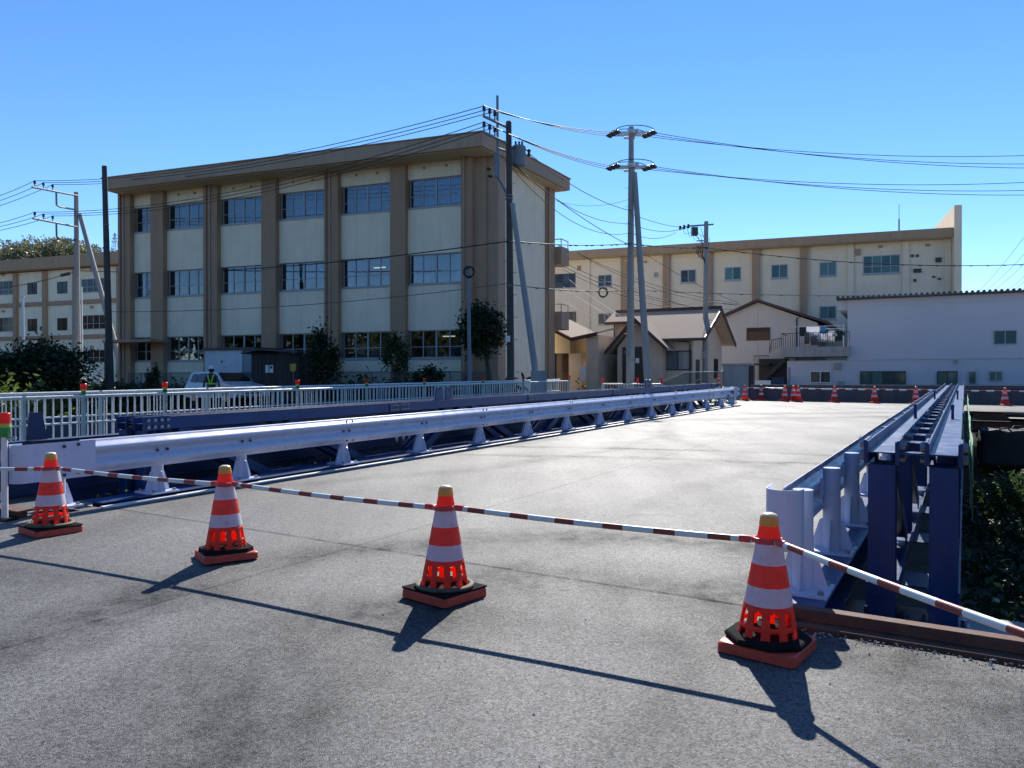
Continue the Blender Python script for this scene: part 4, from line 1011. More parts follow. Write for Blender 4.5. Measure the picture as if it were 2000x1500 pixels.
# --- long school wing behind, right
K = Frame((34.1, 59.9), (-0.936, 0.352))
wing = thing('school_building', 'long low cream school wing with brown pilasters behind the houses', 'school building', (18, 66, 0.4))
KT = K.t(1050)
ztop = K.z(1600, 481)
MB().box(K, (0.0, -9, 0.3), (KT + 3, 0, 12.5)).build('wall', M['cream2'], wing)
mb = MB(); mb.box(K, (-0.1, -9.5, 12.45), (KT + 3, 1.0, 13.12)); mb.build('roof', M['brown'], wing)
MB().box(K, (-0.08, -9, 12.41), (KT + 3, 0.9, 12.447)).build('soffit', M['soffit'], wing)
MB().box(K, (-0.62, -9.2, 0.3), (-0.11, 1.25, 14.75)).build('end_pier', M['cream2'], wing)
for px in (1569, 1476, 1384, 1302, 1220):
    t = K.t(px); MB().box(K, (t - 0.3, 0.002, 0.3), (t + 0.3, 0.35, 12.4)).build('pilaster', M['brown'], wing)
for px in (1661, 1768, 1850, 1148):
    t = K.t(px); MB().box(K, (t - 0.22, 0.002, 0.3), (t + 0.22, 0.16, 12.4)).build('pilaster', M['cream2'], wing)
for (x0, x1, y0, y1, n, r_, m_) in ((1685, 1757, 499, 534, 4, (0, .4, 1), 'glass_green'), (1600, 1633, 512, 539, 2, (0, 1), 'glass_green'), (1506, 1538, 517, 543, 2, (0, 1), 'glass_green'), (1415, 1447, 522, 547, 2, (0, 1), 'glass_green'),
        (1329, 1359, 527, 552, 2, (0, 1), 'glass_dark'), (1168, 1195, 537, 560, 2, (0, .4, 1), 'glass_dark'), (1076, 1124, 535, 562, 4, (0, .35, 1), 'glass_dark'), (1600, 1633, 598, 623, 2, (0, 1), 'glass_green'), (1101, 1125, 609, 631, 3, (0, 1), 'glass_dark'), (1168, 1195, 612, 634, 2, (0, 1), 'glass_dark')):
    xm = (x0 + x1) / 2
    window(wing, K, K.t(x0), K.t(x1), K.z(xm, y1), K.z(xm, y0), n, r_, M['alu'] if x0 > 1150 else M['dark_frame'], M[m_], 0.05, 0.06, 0.06)
    MB().box(K, (K.t(x1) - 0.05, 0.001, K.z(xm, y1) - 0.1), (K.t(x0) + 0.05, 0.10, K.z(xm, y1) - 0.02)).build('sill', M['alu'], wing)
for (px, py, w, h, m_) in ((1675, 493, 0.36, 0.5, 'brown'), (1719, 482, 0.30, 0.18, 'brown'), (1811, 479, 0.30, 0.18, 'brown'), (1832, 508, 0.40, 0.36, 'dark_frame'), (1791, 529, 0.55, 0.30, 'dark_frame'), (1131, 524, 0.3, 0.42, 'brown'), (1098, 521, 0.25, 0.15, 'brown'),
        (1281, 537, 0.3, 0.36, 'concrete'), (1260, 512, 0.28, 0.16, 'brown'), (1781, 500, 0.16, 0.2, 'dark_frame'), (1791, 500, 0.16, 0.2, 'dark_frame'), (1786, 548, 0.18, 0.22, 'dark_frame'), (1823, 541, 0.2, 0.12, 'dark_frame'), (1834, 545, 0.2, 0.12, 'dark_frame')):
    t = K.t(px); z = K.z(px, py); MB().box(K, (t - w / 2, 0.001, z - h / 2), (t + w / 2, 0.14, z + h / 2)).build('vent', M[m_], wing)
t = K.t(1758); MB().tube([K(t, -1, 13.1), K(t, -1, 14.4)], 0.06, 6).build('mast_foot', M['steel_blue'], wing); MB().tube([K(t, -1, 14.4), K(t, -1, 15.6)], 0.022, 6).build('mast', M['steel_blue'], wing)

# --- school wing at the far left
Lf = Frame((-36.5, 73.0), (-0.936, 0.352))
lw = thing('school_building', 'cream school block with brown bands at the far left behind the dark bush', 'school building', (-50, 78, 0.4))
tl = Lf.t(-60)
MB().box(Lf, (-2, -9, 0.3), (tl, 0, 12.3)).build('wall', M['cream'], lw)
zf = [Lf.z(120, y) for y in (526, 504)]
MB().box(Lf, (-2.2, -9.5, zf[0]), (tl, 1.0, zf[1])).build('roof', M['brown'], lw)
for y in (592, 659): z = Lf.z(120, y); MB().box(Lf, (-2, 0.002, z - 0.2), (tl, 0.16, z + 0.2)).build('band', M['brown'], lw)
for px in (34, 91, 150, 236): t = Lf.t(px); MB().box(Lf, (t - 0.24, 0.003, 0.3), (t + 0.24, 0.30, 12.2)).build('pilaster', M['brown'], lw)
for row, m_ in (((549, 576), 'glass_dark'), ((620, 648), 'glass_brown'), ((688, 713), 'glass_brown')):
    for (x0, x1, n, sl) in ((-2, 29, 3, 0), (55, 73, 2, 1.5), (113, 132, 2, -1), (160, 207, 4, -8), (231, 240, 1, -9)):
        y0, y1 = row[0] + sl * 0.6, row[1] + sl * 0.6
        if n == 2: y0 += 2; y1 -= 2
        xm = (x0 + x1) / 2
        window(lw, Lf, Lf.t(x0), Lf.t(x1), Lf.z(xm, y1), Lf.z(xm, y0), n, (0, .4, 1) if n > 2 else (0, 1), M['alu'] if n > 2 else M['dark_frame'], M[m_], 0.05, 0.06, 0.06)
for (px, py) in ((8, 537), (181, 527), (8, 608), (181, 600), (181, 677)):
    t = Lf.t(px); z = Lf.z(px, py); MB().box(Lf, (t - 0.16, 0.001, z - 0.1), (t + 0.16, 0.15, z + 0.1)).build('vent', M['brown'], lw)

# --- white two storey building on the right, with the balcony
HE = (0.888, -0.4595)
Wf = Frame((25.6, 48.0), HE)
wb = thing('white_building', 'plain white two storey building with a dark ribbed roof edge on the right', 'building', (28, 47, 1.1))
tx = lambda px: Wf.t(px)
tR = tx(2080); tU = tx(1655); tLw = tx(1537)
zr = Wf.z(1800, 576); zb1 = Wf.z(1800, 700); 
MB().box(Wf, (tU, -9, zb1 - 0.06), (tR, 0, zr - 0.12)).build('upper_wall', M['white_wall'], wb)
MB().box(Wf, (tLw, -9, 1.1), (tR, -0.06, zb1 - 0.0615)).build('lower_wall', M['white_wall'], wb)
MB().box(Wf, (tU - 0.1, -9, Wf.z(1800, 594)), (tR, 0.03, Wf.z(1800, 593))).build('wall_joint', M['white_wall'], wb)
mb = MB(); t = tx(1634)
mb.box(Wf, (t, -9.2, zr - 0.10), (tR, 0.45, zr - 0.02))
while t < tR:
    lo = [Wf(t + x, 0.46, zr + z) for x, z in ((0, -0.03), (0.05, 0.10), (0.15, 0.10), (0.20, -0.03))]; hi = [Wf(t + x, -9.3, zr + z) for x, z in ((0, -0.03), (0.05, 0.10), (0.15, 0.10), (0.20, -0.03))]
    mb.prism(lo, hi); t += 0.30
kind(mb.build('ribbed_roof', M['roof_dark'], wb), 'stuff')
MB().box(Wf, (tx(1636), -8.5, zr - 0.75), (tU - 0.01, -0.1, zr - 0.13)).build('eave_return', M['white_wall'], wb)
for (x0, x1, y0, y1, n, fm, pm) in ((1940, 1986, 645, 673, 2, 'alu', 'glass_green'), (1582, 1623, 725, 748, 2, 'white_plastic', 'glass_dark'), (1680, 1769, 725, 751, 4, 'dark_frame', 'glass_green'), (1830, 1870, 725, 751, 2, 'dark_frame', 'glass_green'), (1891, 1907, 725, 751, 1, 'alu', 'glass_green'), (1931, 1958, 725, 744, 2, 'alu', 'glass_green')):
    xm = (x0 + x1) / 2
    window(wb, Wf, tx(x0), tx(x1), Wf.z(xm, y1), Wf.z(xm, y0), n, (0, 1), M[fm], M[pm], 0.0, 0.05, 0.07, off=0.062)
for (px, py, w, h) in ((1636, 715, 0.42, 0.4), (1866, 706, 0.2, 0.2), (1642, 748, 0.4, 0.25)):
    t = tx(px); z = Wf.z(px, py); MB().box(Wf, (t - w / 2, -0.058, z - h / 2), (t + w / 2, 0.16, z + h / 2)).build('vent_hood', M['concrete'], wb)
MB().tube([Wf(tx(1541), -0.0, 1.1), Wf(tx(1541), 0.0, zb1 - 0.5)], 0.035, 6).build('downpipe', M['concrete'], wb)
# balcony slab, bars and handrail
zs0, zs1, zh = Wf.z(1590, 697), Wf.z(1590, 678), Wf.z(1590, 650)
b0, b1 = tx(1527), tx(1660)
bal = MB().box(Wf, (b0, -2.2, zs0), (b1, 0.5, zs1)).build('balcony', M['concrete'], wb)
mb = MB(); mb.box(Wf, (b0, 0.44, zh - 0.04), (b1, 0.49, zh)); mb.box(Wf, (b0, -2.2, zh - 0.04), (b0 + 0.05, 0.439, zh)); mb.build('balcony_handrail', M['black_metal'], bal)
t = b0; q0 = None
while t < b1 + 0.02:
    if q0 is None: q0 = MB().box(Wf, (t, 0.45, zs1), (t + 0.025, 0.475, zh - 0.04)).build('balcony_bar', M['black_metal'], bal, off=Vector(Wf(t, 0.45, zs1)) - wb.location)
    else:
        o = q0.copy(); COL.objects.link(o); o.parent = bal; o.location = Vector(Wf(t, 0.45, zs1)) - wb.location
    t += 0.145
# laundry on the balcony
rack = thing('laundry_rack', 'white laundry poles above the balcony of the white building', 'laundry rack', Wf((b0 + b1) / 2, -0.4, zs1))
mb = MB(); zp = Wf.z(1590, 637); zp2 = Wf.z(1590, 642)
mb.tube([Wf(tx(1550), -0.3, zp), Wf(tx(1650), -0.3, zp)], 0.022, 6); mb.tube([Wf(tx(1556), -0.75, zp2), Wf(tx(1650), -0.75, zp2)], 0.022, 6)
for px in (1558, 1646): mb.tube([Wf(tx(px), -0.52, zs1), Wf(tx(px), -0.52, zp + 0.05)], 0.03, 6); mb.tube([Wf(tx(px), -0.85, zp - 0.06), Wf(tx(px), -0.2, zp - 0.01)], 0.02, 6)
mb.build('frame', M['white_plastic'], rack)
def cloth(x0, x1, y0, y1, m_, lab, d=-0.3, sleeves=False):
    t0, t1 = tx(x0), tx(x1); z0, z1 = Wf.z(x0, y1), Wf.z(x0, y0); n = 10; vs = []
    for i in range(n + 1):
        t = t0 + (t1 - t0) * i / n; w = 0.03 * math.sin(i * 1.7 + x0); tap = 0.02 * math.sin(i * 2.1)
        vs += [Wf(t, d + w * 1.6, z0 + tap), Wf(t, d + w, (z0 + z1) / 2), Wf(t, d + 0.2 * w, z1)]
    fs = [(3 * i + j, 3 * i + 3 + j, 3 * i + 4 + j, 3 * i + 1 + j) for i in range(n) for j in range(2)]
    mb = MB(); mb.add(vs, fs, 0, True)
    if sleeves:
        for (ta, sg_) in ((t0, -1), (t1, 1)): mb.add([Wf(ta, d, z1), Wf(ta + sg_ * 0.2, d + 0.04, z1 - 0.28), Wf(ta + sg_ * 0.07, d + 0.05, z1 - 0.36), Wf(ta, d, z1 - 0.2)], [(0, 1, 2, 3)])
    o = mb.build('laundry', M[m_]); so = o.modifiers.new('thick', 'SOLIDIFY'); so.thickness = 0.012
    tag(o, lab, 'laundry', 'laundry hanging over the balcony'); return o
cloth(1574, 1600, 637, 668, 'white_cloth', 'white sheet hanging on the balcony left of the blue towel', -0.3)
cloth(1602, 1611, 637, 648, 'blue_cloth', 'small bright blue towel on the balcony', -0.3)
cloth(1599, 1615, 651, 668, 'white_cloth', 'white shirt hanging under the blue towel', -0.05, True)
cloth(1618, 1630, 647, 667, 'white_cloth', 'white T-shirt right of the blue towel', -0.05, True)
cloth(1631, 1645, 646, 666, 'cloth_dark', 'black garment hanging at the right end of the balcony', -0.1, True)
cloth(1560, 1573, 638, 656, 'cloth_dark', 'black garment hanging at the left end of the balcony', -0.3)
cloth(1571, 1580, 650, 672, 'khaki_cloth', 'khaki trousers hanging low on the balcony', -0.05)
cloth(1583, 1597, 657, 674, 'cloth_grey', 'dark grey trousers hanging low on the balcony', -0.02)

# --- beige gable house behind the balcony
G_ = Frame(at(1480, 750, 55.0)[:2], HE)
gh = thing('gable_house', 'beige house with a dark maroon gable roof beside the white building', 'house', (G_.O[0], G_.O[1], 0.6))
ta, tb_, tc = G_.t(1404), G_.t(1480), G_.t(1612)
za, zap, zc = G_.z(1404, 622), G_.z(1480, 588), G_.z(1612, 630)
lo = [G_(ta, 0, 0.5), G_(tc - 0.5, 0, 0.5), G_(tc - 0.5, 0, zc), G_(tb_, 0, zap - 0.1), G_(ta, 0, za - 0.1)]
hi = [G_(ta, -8, 0.5), G_(tc - 0.5, -8, 0.5), G_(tc - 0.5, -8, zc), G_(tb_, -8, zap - 0.1), G_(ta, -8, za - 0.1)]
MB().prism(lo, hi).build('wall', M['house_beige'], gh)
def roof_slab(p, q_, th, d0, d1, fr): return [fr(p[0], d0, p[1]), fr(q_[0], d0, q_[1]), fr(q_[0], d0, q_[1] + th), fr(p[0], d0, p[1] + th)], [fr(p[0], d1, p[1]), fr(q_[0], d1, q_[1]), fr(q_[0], d1, q_[1] + th), fr(p[0], d1, p[1] + th)]
mb = MB(); mb.prism(*roof_slab((ta - 0.5, za - 0.30), (tb_, zap - 0.06), 0.17, 0.5, -8.3, G_)); mb.prism(*roof_slab((tb_ + 0.002, zap - 0.06), (tc + 0.25, zc - 0.14), 0.17, 0.5, -8.3, G_)); mb.build('roof', M['roof_maroon'], gh)
xm = 1480; window(gh, G_, G_.t(1458), G_.t(1504), G_.z(xm, 665), G_.z(xm, 640), 1, (0, 1), M['dark_frame'], M['glass_brown'], 0.0, 0.05, 0.07, off=0.062)
MB().box(G_, (tb_ - 0.01, 0.001, 0.6), (tb_ + 0.01, 0.012, zap - 0.2)).build('panel_joint', M['concrete'], gh)
MB().tube([G_(G_.t(1556), 0.08, 1.0), G_(G_.t(1556), 0.08, G_.z(1556, 622)), G_(G_.t(1572), 0.3, G_.z(1572, 617))], 0.04, 6).build('downpipe', M['dark_frame'], gh)

# --- black outdoor stair below the balcony
st = thing('outdoor_stair', 'black steel outdoor stair left of the white building', 'stair', Wf(tx(1505), -0.2, 1.1))
mb = MB(); ts0, ts1 = tx(1472), tx(1535); zt_ = zs1
nst = 9
for i in range(nst):
    f_ = i / (nst - 1); t = ts0 + (ts1 - ts0) * (0.25 + 0.7 * f_)
    o = MB().box(Wf, (t, -1.1, 1.3 + (zs0 - 1.3) * f_), (t + 0.24, -0.1, 1.34 + (zs0 - 1.3) * f_)).build('tread', M['black_metal'], st)
for d in (-1.12, -0.08):
    p0 = (ts0 + (ts1 - ts0) * 0.22, d, 1.12); p1 = (ts0 + (ts1 - ts0) * 0.98, d, zs0 - 0.02)
    MB().prism([Wf(p0[0], d - 0.02, p0[2]), Wf(p0[0], d + 0.02, p0[2]), Wf(p0[0], d + 0.02, p0[2] + 0.3), Wf(p0[0], d - 0.02, p0[2] + 0.3)], [Wf(p1[0], d - 0.02, p1[2] - 0.25), Wf(p1[0], d + 0.02, p1[2] - 0.25), Wf(p1[0], d + 0.02, p1[2] + 0.05), Wf(p1[0], d - 0.02, p1[2] + 0.05)]).build('stringer', M['black_metal'], st)
mb = MB(); zl = Wf.z(1500, 697); 
mb.box(Wf, (tx(1472), -1.2, Wf.z(1485, 713)), (tx(1503), 0.1, Wf.z(1485, 710)))
mb.build('landing', M['black_metal'], st)
mb = MB()
for i in range(9):
    t = tx(1473 + i * 3.6); mb.tube([Wf(t, 0.08, Wf.z(1485, 710)), Wf(t, 0.08, Wf.z(1485, 695))], 0.014, 5)
mb.tube([Wf(tx(1472), 0.08, Wf.z(1485, 695)), Wf(tx(1503), 0.08, Wf.z(1485, 695))], 0.025, 6)
for i in range(7):
    t = tx(1503 + i * 4); mb.tube([Wf(t, 0.08, Wf.z(1515, 690 - i * 2.2)), Wf(t, 0.08, Wf.z(1515, 668 - i * 1.0))], 0.014, 5)
mb.tube([Wf(tx(1503), 0.08, Wf.z(1515, 690)), Wf(tx(1508), 0.08, Wf.z(1515, 664)), Wf(tx(1528), 0.08, Wf.z(1515, 661))], 0.03, 6)
kind(mb.build('stair_railing', M['black_metal'], st), 'stuff')
MB().box(Wf, (tx(1476), -1.3, 1.1), (tx(1536), -1.2, Wf.z(1500, 700))).build('back_screen', M['black_metal'], st)
tag(MB().box(Wf, (tx(1473), 0.3, 1.12), (tx(1509), 0.75, Wf.z(1490, 743))).build('white_box', M['white_plastic']), 'low white box at the foot of the black stair', 'box')
tag(MB().box(Wf, (tx(1511), 0.3, 1.12), (tx(1533), 0.8, Wf.z(1520, 737))).build('navy_bin', M['navy_dark']), 'navy bin at the foot of the black stair', 'bin')

# --- low retaining wall along the far road
RW = Frame((12.5, 33.5), HE)
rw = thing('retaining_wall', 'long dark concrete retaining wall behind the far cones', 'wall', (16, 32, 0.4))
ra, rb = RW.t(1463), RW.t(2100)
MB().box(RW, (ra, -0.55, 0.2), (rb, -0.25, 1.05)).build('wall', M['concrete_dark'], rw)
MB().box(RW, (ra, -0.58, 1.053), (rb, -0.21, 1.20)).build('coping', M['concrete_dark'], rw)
wl_ = thing('block_wall', 'taller grey wall with a pale capping at the end of the low wall', 'wall', at(1440, 745, 36.5))
BF = Frame(at(1440, 745, 36.6)[:2], HE)
MB().box(BF, (BF.t(1412), -0.3, 0.3), (BF.t(1462), 0, BF.z(1440, 714))).build('wall', M['concrete'], wl_)
MB().box(BF, (BF.t(1410), -0.36, BF.z(1440, 714) + 0.002), (BF.t(1470), 0.05, BF.z(1440, 710))).build('capping', M['concrete'], wl_)
MB().box(BF, (BF.t(1463), -0.32, 0.3), (BF.t(1472), 0.02, BF.z(1440, 714))).build('dark_pillar', M['black_metal'], wl_)

# --- brown house with the pale slate roof
H_ = Frame((9.9, 42.0), HE)
bh = thing('brown_house', 'brown house with a pale slate roof and a small porch gable behind the concrete poles', 'house', (8, 44, 0.5))
hL = H_.t(1172)
EZ = H_.z(1310, 657); RZ = zat(607, 45.4)
wl0 = H_.t(1238)
MB().box(H_, (wl0, -7.2, 0.4), (0, 0, EZ - 0.05)).build('wall', M['house_brown'], bh)
rd = -3.6
e2 = EZ + (RZ - EZ) / 3.6 * 2.6
MB().box(H_, (hL, -7.2, 0.4), (wl0 - 0.003, -2.6, e2 - 0.02)).build('wall', M['house_brown'], bh)
# right gable triangle
MB().prism([H_(-0.02, 0, EZ - 0.05), H_(-0.02, -7.2, EZ - 0.05), H_(-0.02, rd, RZ - 0.1)], [H_(0.0, 0, EZ - 0.05), H_(0.0, -7.2, EZ - 0.05), H_(0.0, rd, RZ - 0.1)]).build('gable_wall', M['house_brown'], bh)
def slope(t0, t1, d0, z0, d1, z1, th=0.14): return [H_(t0, d0, z0), H_(t0, d1, z1), H_(t0, d1, z1 - th), H_(t0, d0, z0 - th)], [H_(t1, d0, z0), H_(t1, d1, z1), H_(t1, d1, z1 - th), H_(t1, d0, z0 - th)]
OVR = 0.75
k_ = (RZ - EZ) / 3.6
mb = MB(); mb.prism(*slope(wl0 - 0.1, OVR, 0.5, EZ - 0.5 * k_ + 0.1, rd, RZ + 0.1)); mb.prism(*slope(hL - 0.5, wl0 - 0.102, -2.15, EZ + 2.15 * k_ + 0.1, rd, RZ + 0.1)); mb.build('roof_front', M['roof_tile'], bh)
mb = MB(); mb.prism(*slope(hL - 0.5, OVR, -7.7, EZ - 0.5 * k_ + 0.1, rd - 0.002, RZ + 0.1)); mb.build('roof_back', M['roof_tile'], bh)
MB().box(H_, (hL - 0.3, rd - 0.12, RZ + 0.06), (OVR + 0.02, rd + 0.12, RZ + 0.24)).build('ridge_cap', M['roof_maroon'], bh)
mb = MB(); mb.prism(*slope(OVR + 0.003, OVR + 0.05, 0.56, EZ - 0.5 * k_ + 0.12, rd, RZ + 0.14, 0.26)); mb.prism(*slope(OVR + 0.003, OVR + 0.05, -7.75, EZ - 0.5 * k_ + 0.12, rd - 0.003, RZ + 0.14, 0.26)); mb.build('barge_board', M['roof_maroon'], bh)
mb = MB(); mb.box(H_, (wl0 + 1.7, 0.501, EZ - 0.5 * k_ - 0.06), (OVR, 0.60, EZ - 0.5 * k_ + 0.06)); mb.box(H_, (hL - 0.5, -2.149, EZ + 2.15 * k_ - 0.08), (wl0 - 0.1, -2.05, EZ + 2.15 * k_ + 0.08)); mb.build('gutter', M['roof_maroon'], bh)
# porch gable
pg0, pg1 = H_.t(1206, 0.9), H_.t(1292, 0.9); pm_ = (pg0 + pg1) / 2 - 0.1; pz = zat(622, 42.6); pe = zat(690, 42.0) + 0.1
lo = [H_(pg0, 0.9, 0.4), H_(pg1, 0.9, 0.4), H_(pg1, 0.9, pe + 0.25), H_(pm_, 0.9, pz - 0.15), H_(pg0, 0.9, pe + 0.25)]
hi = [H_(pg0, -1.5, 0.4), H_(pg1, -1.5, 0.4), H_(pg1, -1.5, pe + 0.25), H_(pm_, -1.5, pz - 0.15), H_(pg0, -1.5, pe + 0.25)]
MB().prism(lo, hi).build('porch_wall', M['house_brown'], bh)
def psl(t0, z0, t1, z1, th=0.13): return [H_(t0, 1.5, z0), H_(t1, 1.5, z1), H_(t1, 1.5, z1 + th), H_(t0, 1.5, z0 + th)], [H_(t0, -2.6, z0), H_(t1, -2.6, z1), H_(t1, -2.6, z1 + th), H_(t0, -2.6, z0 + th)]
mb = MB(); mb.prism(*psl(pg0 - 0.55, pe - 0.12, pm_, pz - 0.12)); mb.prism(*psl(pm_ + 0.002, pz - 0.12, pg1 + 0.5, pe + 0.02)); mb.build('porch_roof', M['roof_tile'], bh)
def pbl(t0, z0, t1, z1): return [H_(t0, 1.503, z0 - 0.08), H_(t1, 1.503, z1 - 0.08), H_(t1, 1.503, z1 + 0.15), H_(t0, 1.503, z0 + 0.15)], [H_(t0, 1.56, z0 - 0.08), H_(t1, 1.56, z1 - 0.08), H_(t1, 1.56, z1 + 0.15), H_(t0, 1.56, z0 + 0.15)]
mb = MB(); mb.prism(*pbl(pg0 - 0.55, pe - 0.12, pm_, pz - 0.12)); mb.prism(*pbl(pm_ + 0.003, pz - 0.12, pg1 + 0.5, pe + 0.02)); mb.build('porch_barge_board', M['roof_maroon'], bh)
zd0, zd1 = 0.45, zat(676, 41.5)
dr = MB().box(H_, (H_.t(1216, 0.9), 0.902, zd0), (H_.t(1258, 0.9), 0.96, zd1)).build('door', M['dark_frame'], bh)
MB().box(H_, (H_.t(1242, 0.9), 0.962, zat(708, 41)), (H_.t(1249, 0.9), 0.975, zat(698, 41))).build('notice', M['white_plastic'], dr)
MB().box(H_, (H_.t(1220, 0.9), 0.962, zd0), (H_.t(1226, 0.9), 0.98, zat(690, 41))).build('side_light', M['glass_dark'], dr)
xm = 1324; window(bh, H_, H_.t(1298), H_.t(1351), H_.z(xm, 723), H_.z(xm, 685), 2, (0, 1), M['dark_frame'], M['glass_pale'], 0.0, 0.06, 0.07, off=0.062)
MB().box(H_, (H_.t(1272), 0.902 - 0.9 + 0.0, H_.z(1275, 715)), (H_.t(1278), 0.03, H_.z(1275, 672))).build('side_window', M['glass_dark'], bh)
# openings on the right gable side
def hs(t, d, z): return H_(0.0 + d, -t, z)
MB().box(hs, (0.6, 0.002, 0.5), (1.35, 0.04, 2.55)).build('back_door', M['dark_frame'], bh)
MB().box(hs, (5.0, 0.002, 1.5), (6.0, 0.05, 2.7)).build('side_window', M['glass_dark'], bh)
mb = MB(); mb.tube([H_(H_.t(1262) + 0.6, 0.58, EZ - 0.15), H_(H_.t(1350), 0.3, EZ - 0.35), H_(-0.15, 0.08, EZ - 0.55), H_(-0.15, 0.08, 0.5)], 0.045, 6); mb.tube([H_(hL - 0.03, -2.5, e2 - 0.1), H_(hL - 0.03, -2.5, 0.5)], 0.05, 6); mb.build('downpipe', M['dark_frame'], bh)
MB().box(H_, (H_.t(1179, -2.5), -2.595, zat(717, 44)), (H_.t(1190, -2.5), -2.35, zat(702, 44))).build('meter_box', M['concrete'], bh)
mb = MB(); 
for px in (1182, 1186): mb.tube([H_(H_.t(px, -2.5), -2.52, 0.5), H_(H_.t(px, -2.5), -2.52, zat(716, 44))], 0.035, 6)
mb.build('conduit', M['dark_frame'], bh)

# --- low annex between school and brown house
A_ = Frame(at(1110, 750, 44.0)[:2], HE)
an = thing('annex_house', 'small annex with a pale slate roof and dark glass entrance beside the school', 'house', (A_.O[0], A_.O[1], 0.5))
ax = lambda px, d=0: A_.t(px, d)
MB().prism([A_(ax(1068), 0, 2.95), A_(ax(1113), 0, 2.95), A_(ax(1113), 0, A_.z(1113, 656)), A_(ax(1080), 0, A_.z(1080, 640)), A_(ax(1068), 0, A_.z(1068, 640))],
           [A_(ax(1068), -4, 2.95), A_(ax(1113), -4, 2.95), A_(ax(1113), -4, A_.z(1113, 656)), A_(ax(1080), -4, A_.z(1080, 640)), A_(ax(1068), -4, A_.z(1068, 640))]).build('gable_wall', M['soffit'], an)
MB().box(A_, (ax(1068), -4, 0.4), (ax(1078), 0, 2.949)).build('wall', M['house_brown'], an)
MB().box(A_, (ax(1107), -4, 0.4), (ax(1131), -0.3, 2.949)).build('wall', M['house_brown'], an)
MB().box(A_, (ax(1150), -4, 0.4), (ax(1173), 0.4, A_.z(1160, 655))).build('wall', M['house_brown'], an)
MB().box(A_, (ax(1131), -4, 0.4), (ax(1150), -3.5, 2.9)).build('passage_wall', M['dark_frame'], an)
zt1 = A_.z(1075, 634); zv = A_.z(1125, 660); zt2 = A_.z(1172, 648)
mb = MB()
def rs(t0, z0, t1, z1, th=0.12): return [A_(t0, 0.6, z0), A_(t1, 0.6, z1), A_(t1, 0.6, z1 + th), A_(t0, 0.6, z0 + th)], [A_(t0, -3, z0 + 0.5), A_(t1, -3, z1 + 0.5), A_(t1, -3, z1 + 0.5 + th), A_(t0, -3, z0 + 0.5 + th)]
mb.prism(*rs(ax(1072), zt1 - 0.1, ax(1124), zv - 0.12)); mb.prism(*rs(ax(1124) + 0.002, zv - 0.12, ax(1174), zt2 - 0.15)); mb.build('roof', M['roof_tile'], an)
def rb_(t0, z0, t1, z1): return [A_(t0, 0.602, z0 - 0.1), A_(t1, 0.602, z1 - 0.1), A_(t1, 0.602, z1 + 0.1), A_(t0, 0.602, z0 + 0.1)], [A_(t0, 0.65, z0 - 0.1), A_(t1, 0.65, z1 - 0.1), A_(t1, 0.65, z1 + 0.1), A_(t0, 0.65, z0 + 0.1)]
mb = MB(); mb.prism(*rb_(ax(1072), zt1 - 0.1, ax(1124), zv - 0.12)); mb.prism(*rb_(ax(1124) + 0.003, zv - 0.12, ax(1174), zt2 - 0.15)); mb.build('barge_board', M['roof_maroon'], an)
window(an, A_, ax(1078), ax(1107), 0.5, A_.z(1090, 676), 2, (0, .45, 1), M['dark_frame'], M['glass_brown'], -0.3, 0.06, 0.07)
MB().box(A_, (ax(1078), -0.3, A_.z(1090, 675)), (ax(1107), -0.02, 2.948)).build('lintel', M['dark_frame'], an)
for i, (y0, y1) in enumerate(((715, 731), (732, 744))):
    tag(MB().box(A_, (ax(1131, .3) + 0.1, -0.2, zat(y1, 43.6)), (ax(1149, .3) - 0.1, 0.45, zat(y0, 43.6) - 0.01)).build('white_crate', M['white_plastic']), ('upper' if i == 0 else 'lower') + ' white crate stacked in the passage beside the annex', 'crate', 'white crates in the passage')

# --- container and board shed in front of the school
T_ = Frame(at(470, 750, 37.5)[:2], SE)
ct = thing('storage_container', 'white panel storage container behind the white estate car', 'container', (T_.O[0], T_.O[1], 0.5))
ca, cb, cc_ = T_.t(400), T_.t(473), T_.t(490)
MB().box(T_, (cb, -2.0, 0.5), (ca, 0, T_.z(440, 684))).build('front_panel', M['shed_white'], ct)
MB().box(T_, (T_.t(498), -2.0, 0.5), (cb - 0.003, -0.05, T_.z(440, 684))).build('grey_panel', M['shed_grey'], ct)
MB().box(T_, (T_.t(500), -2.1, T_.z(440, 684) + 0.003), (ca + 0.1, 0.1, T_.z(440, 679))).build('roof', M['roof_dark'], ct)
D_ = Frame(at(530, 750, 35.0)[:2], SE)
sh = thing('board_shed', 'dark board shed with a low pitched roof and two white notices', 'shed', (D_.O[0], D_.O[1], 0.45))
da, dm, db = D_.t(491), D_.t(520), D_.t(583)
zw = D_.z(530, 691)
n_b = 16
t = db; wb_ = (da - db) / 22
for i in range(22): MB().box(D_, (t + 0.006, -1.6 if i in (0, 21) else -0.03, 0.4), (t + wb_ - 0.006, 0.0 + 0.008 * (i % 2), zw)).build('board', M['wood_dark'], sh); t += wb_
MB().box(D_, (db + 0.02, -1.65, 0.4), (da - 0.02, -1.55, zw)).build('back_wall', M['wood_dark'], sh)
rp = (D_.t(482), D_.t(512), D_.t(592)); rz = (D_.z(530, 691), D_.z(530, 684), D_.z(530, 690))
mb = MB()
for (p, q_, z0, z1) in ((rp[0], rp[1], rz[0], rz[1]), (rp[1] - 0.002, rp[2], rz[1], rz[2])):
    mb.prism([D_(p, 0.4, z0), D_(q_, 0.4, z1), D_(q_, 0.4, z1 + 0.07), D_(p, 0.4, z0 + 0.07)], [D_(p, -1.9, z0), D_(q_, -1.9, z1), D_(q_, -1.9, z1 + 0.07), D_(p, -1.9, z0 + 0.07)])
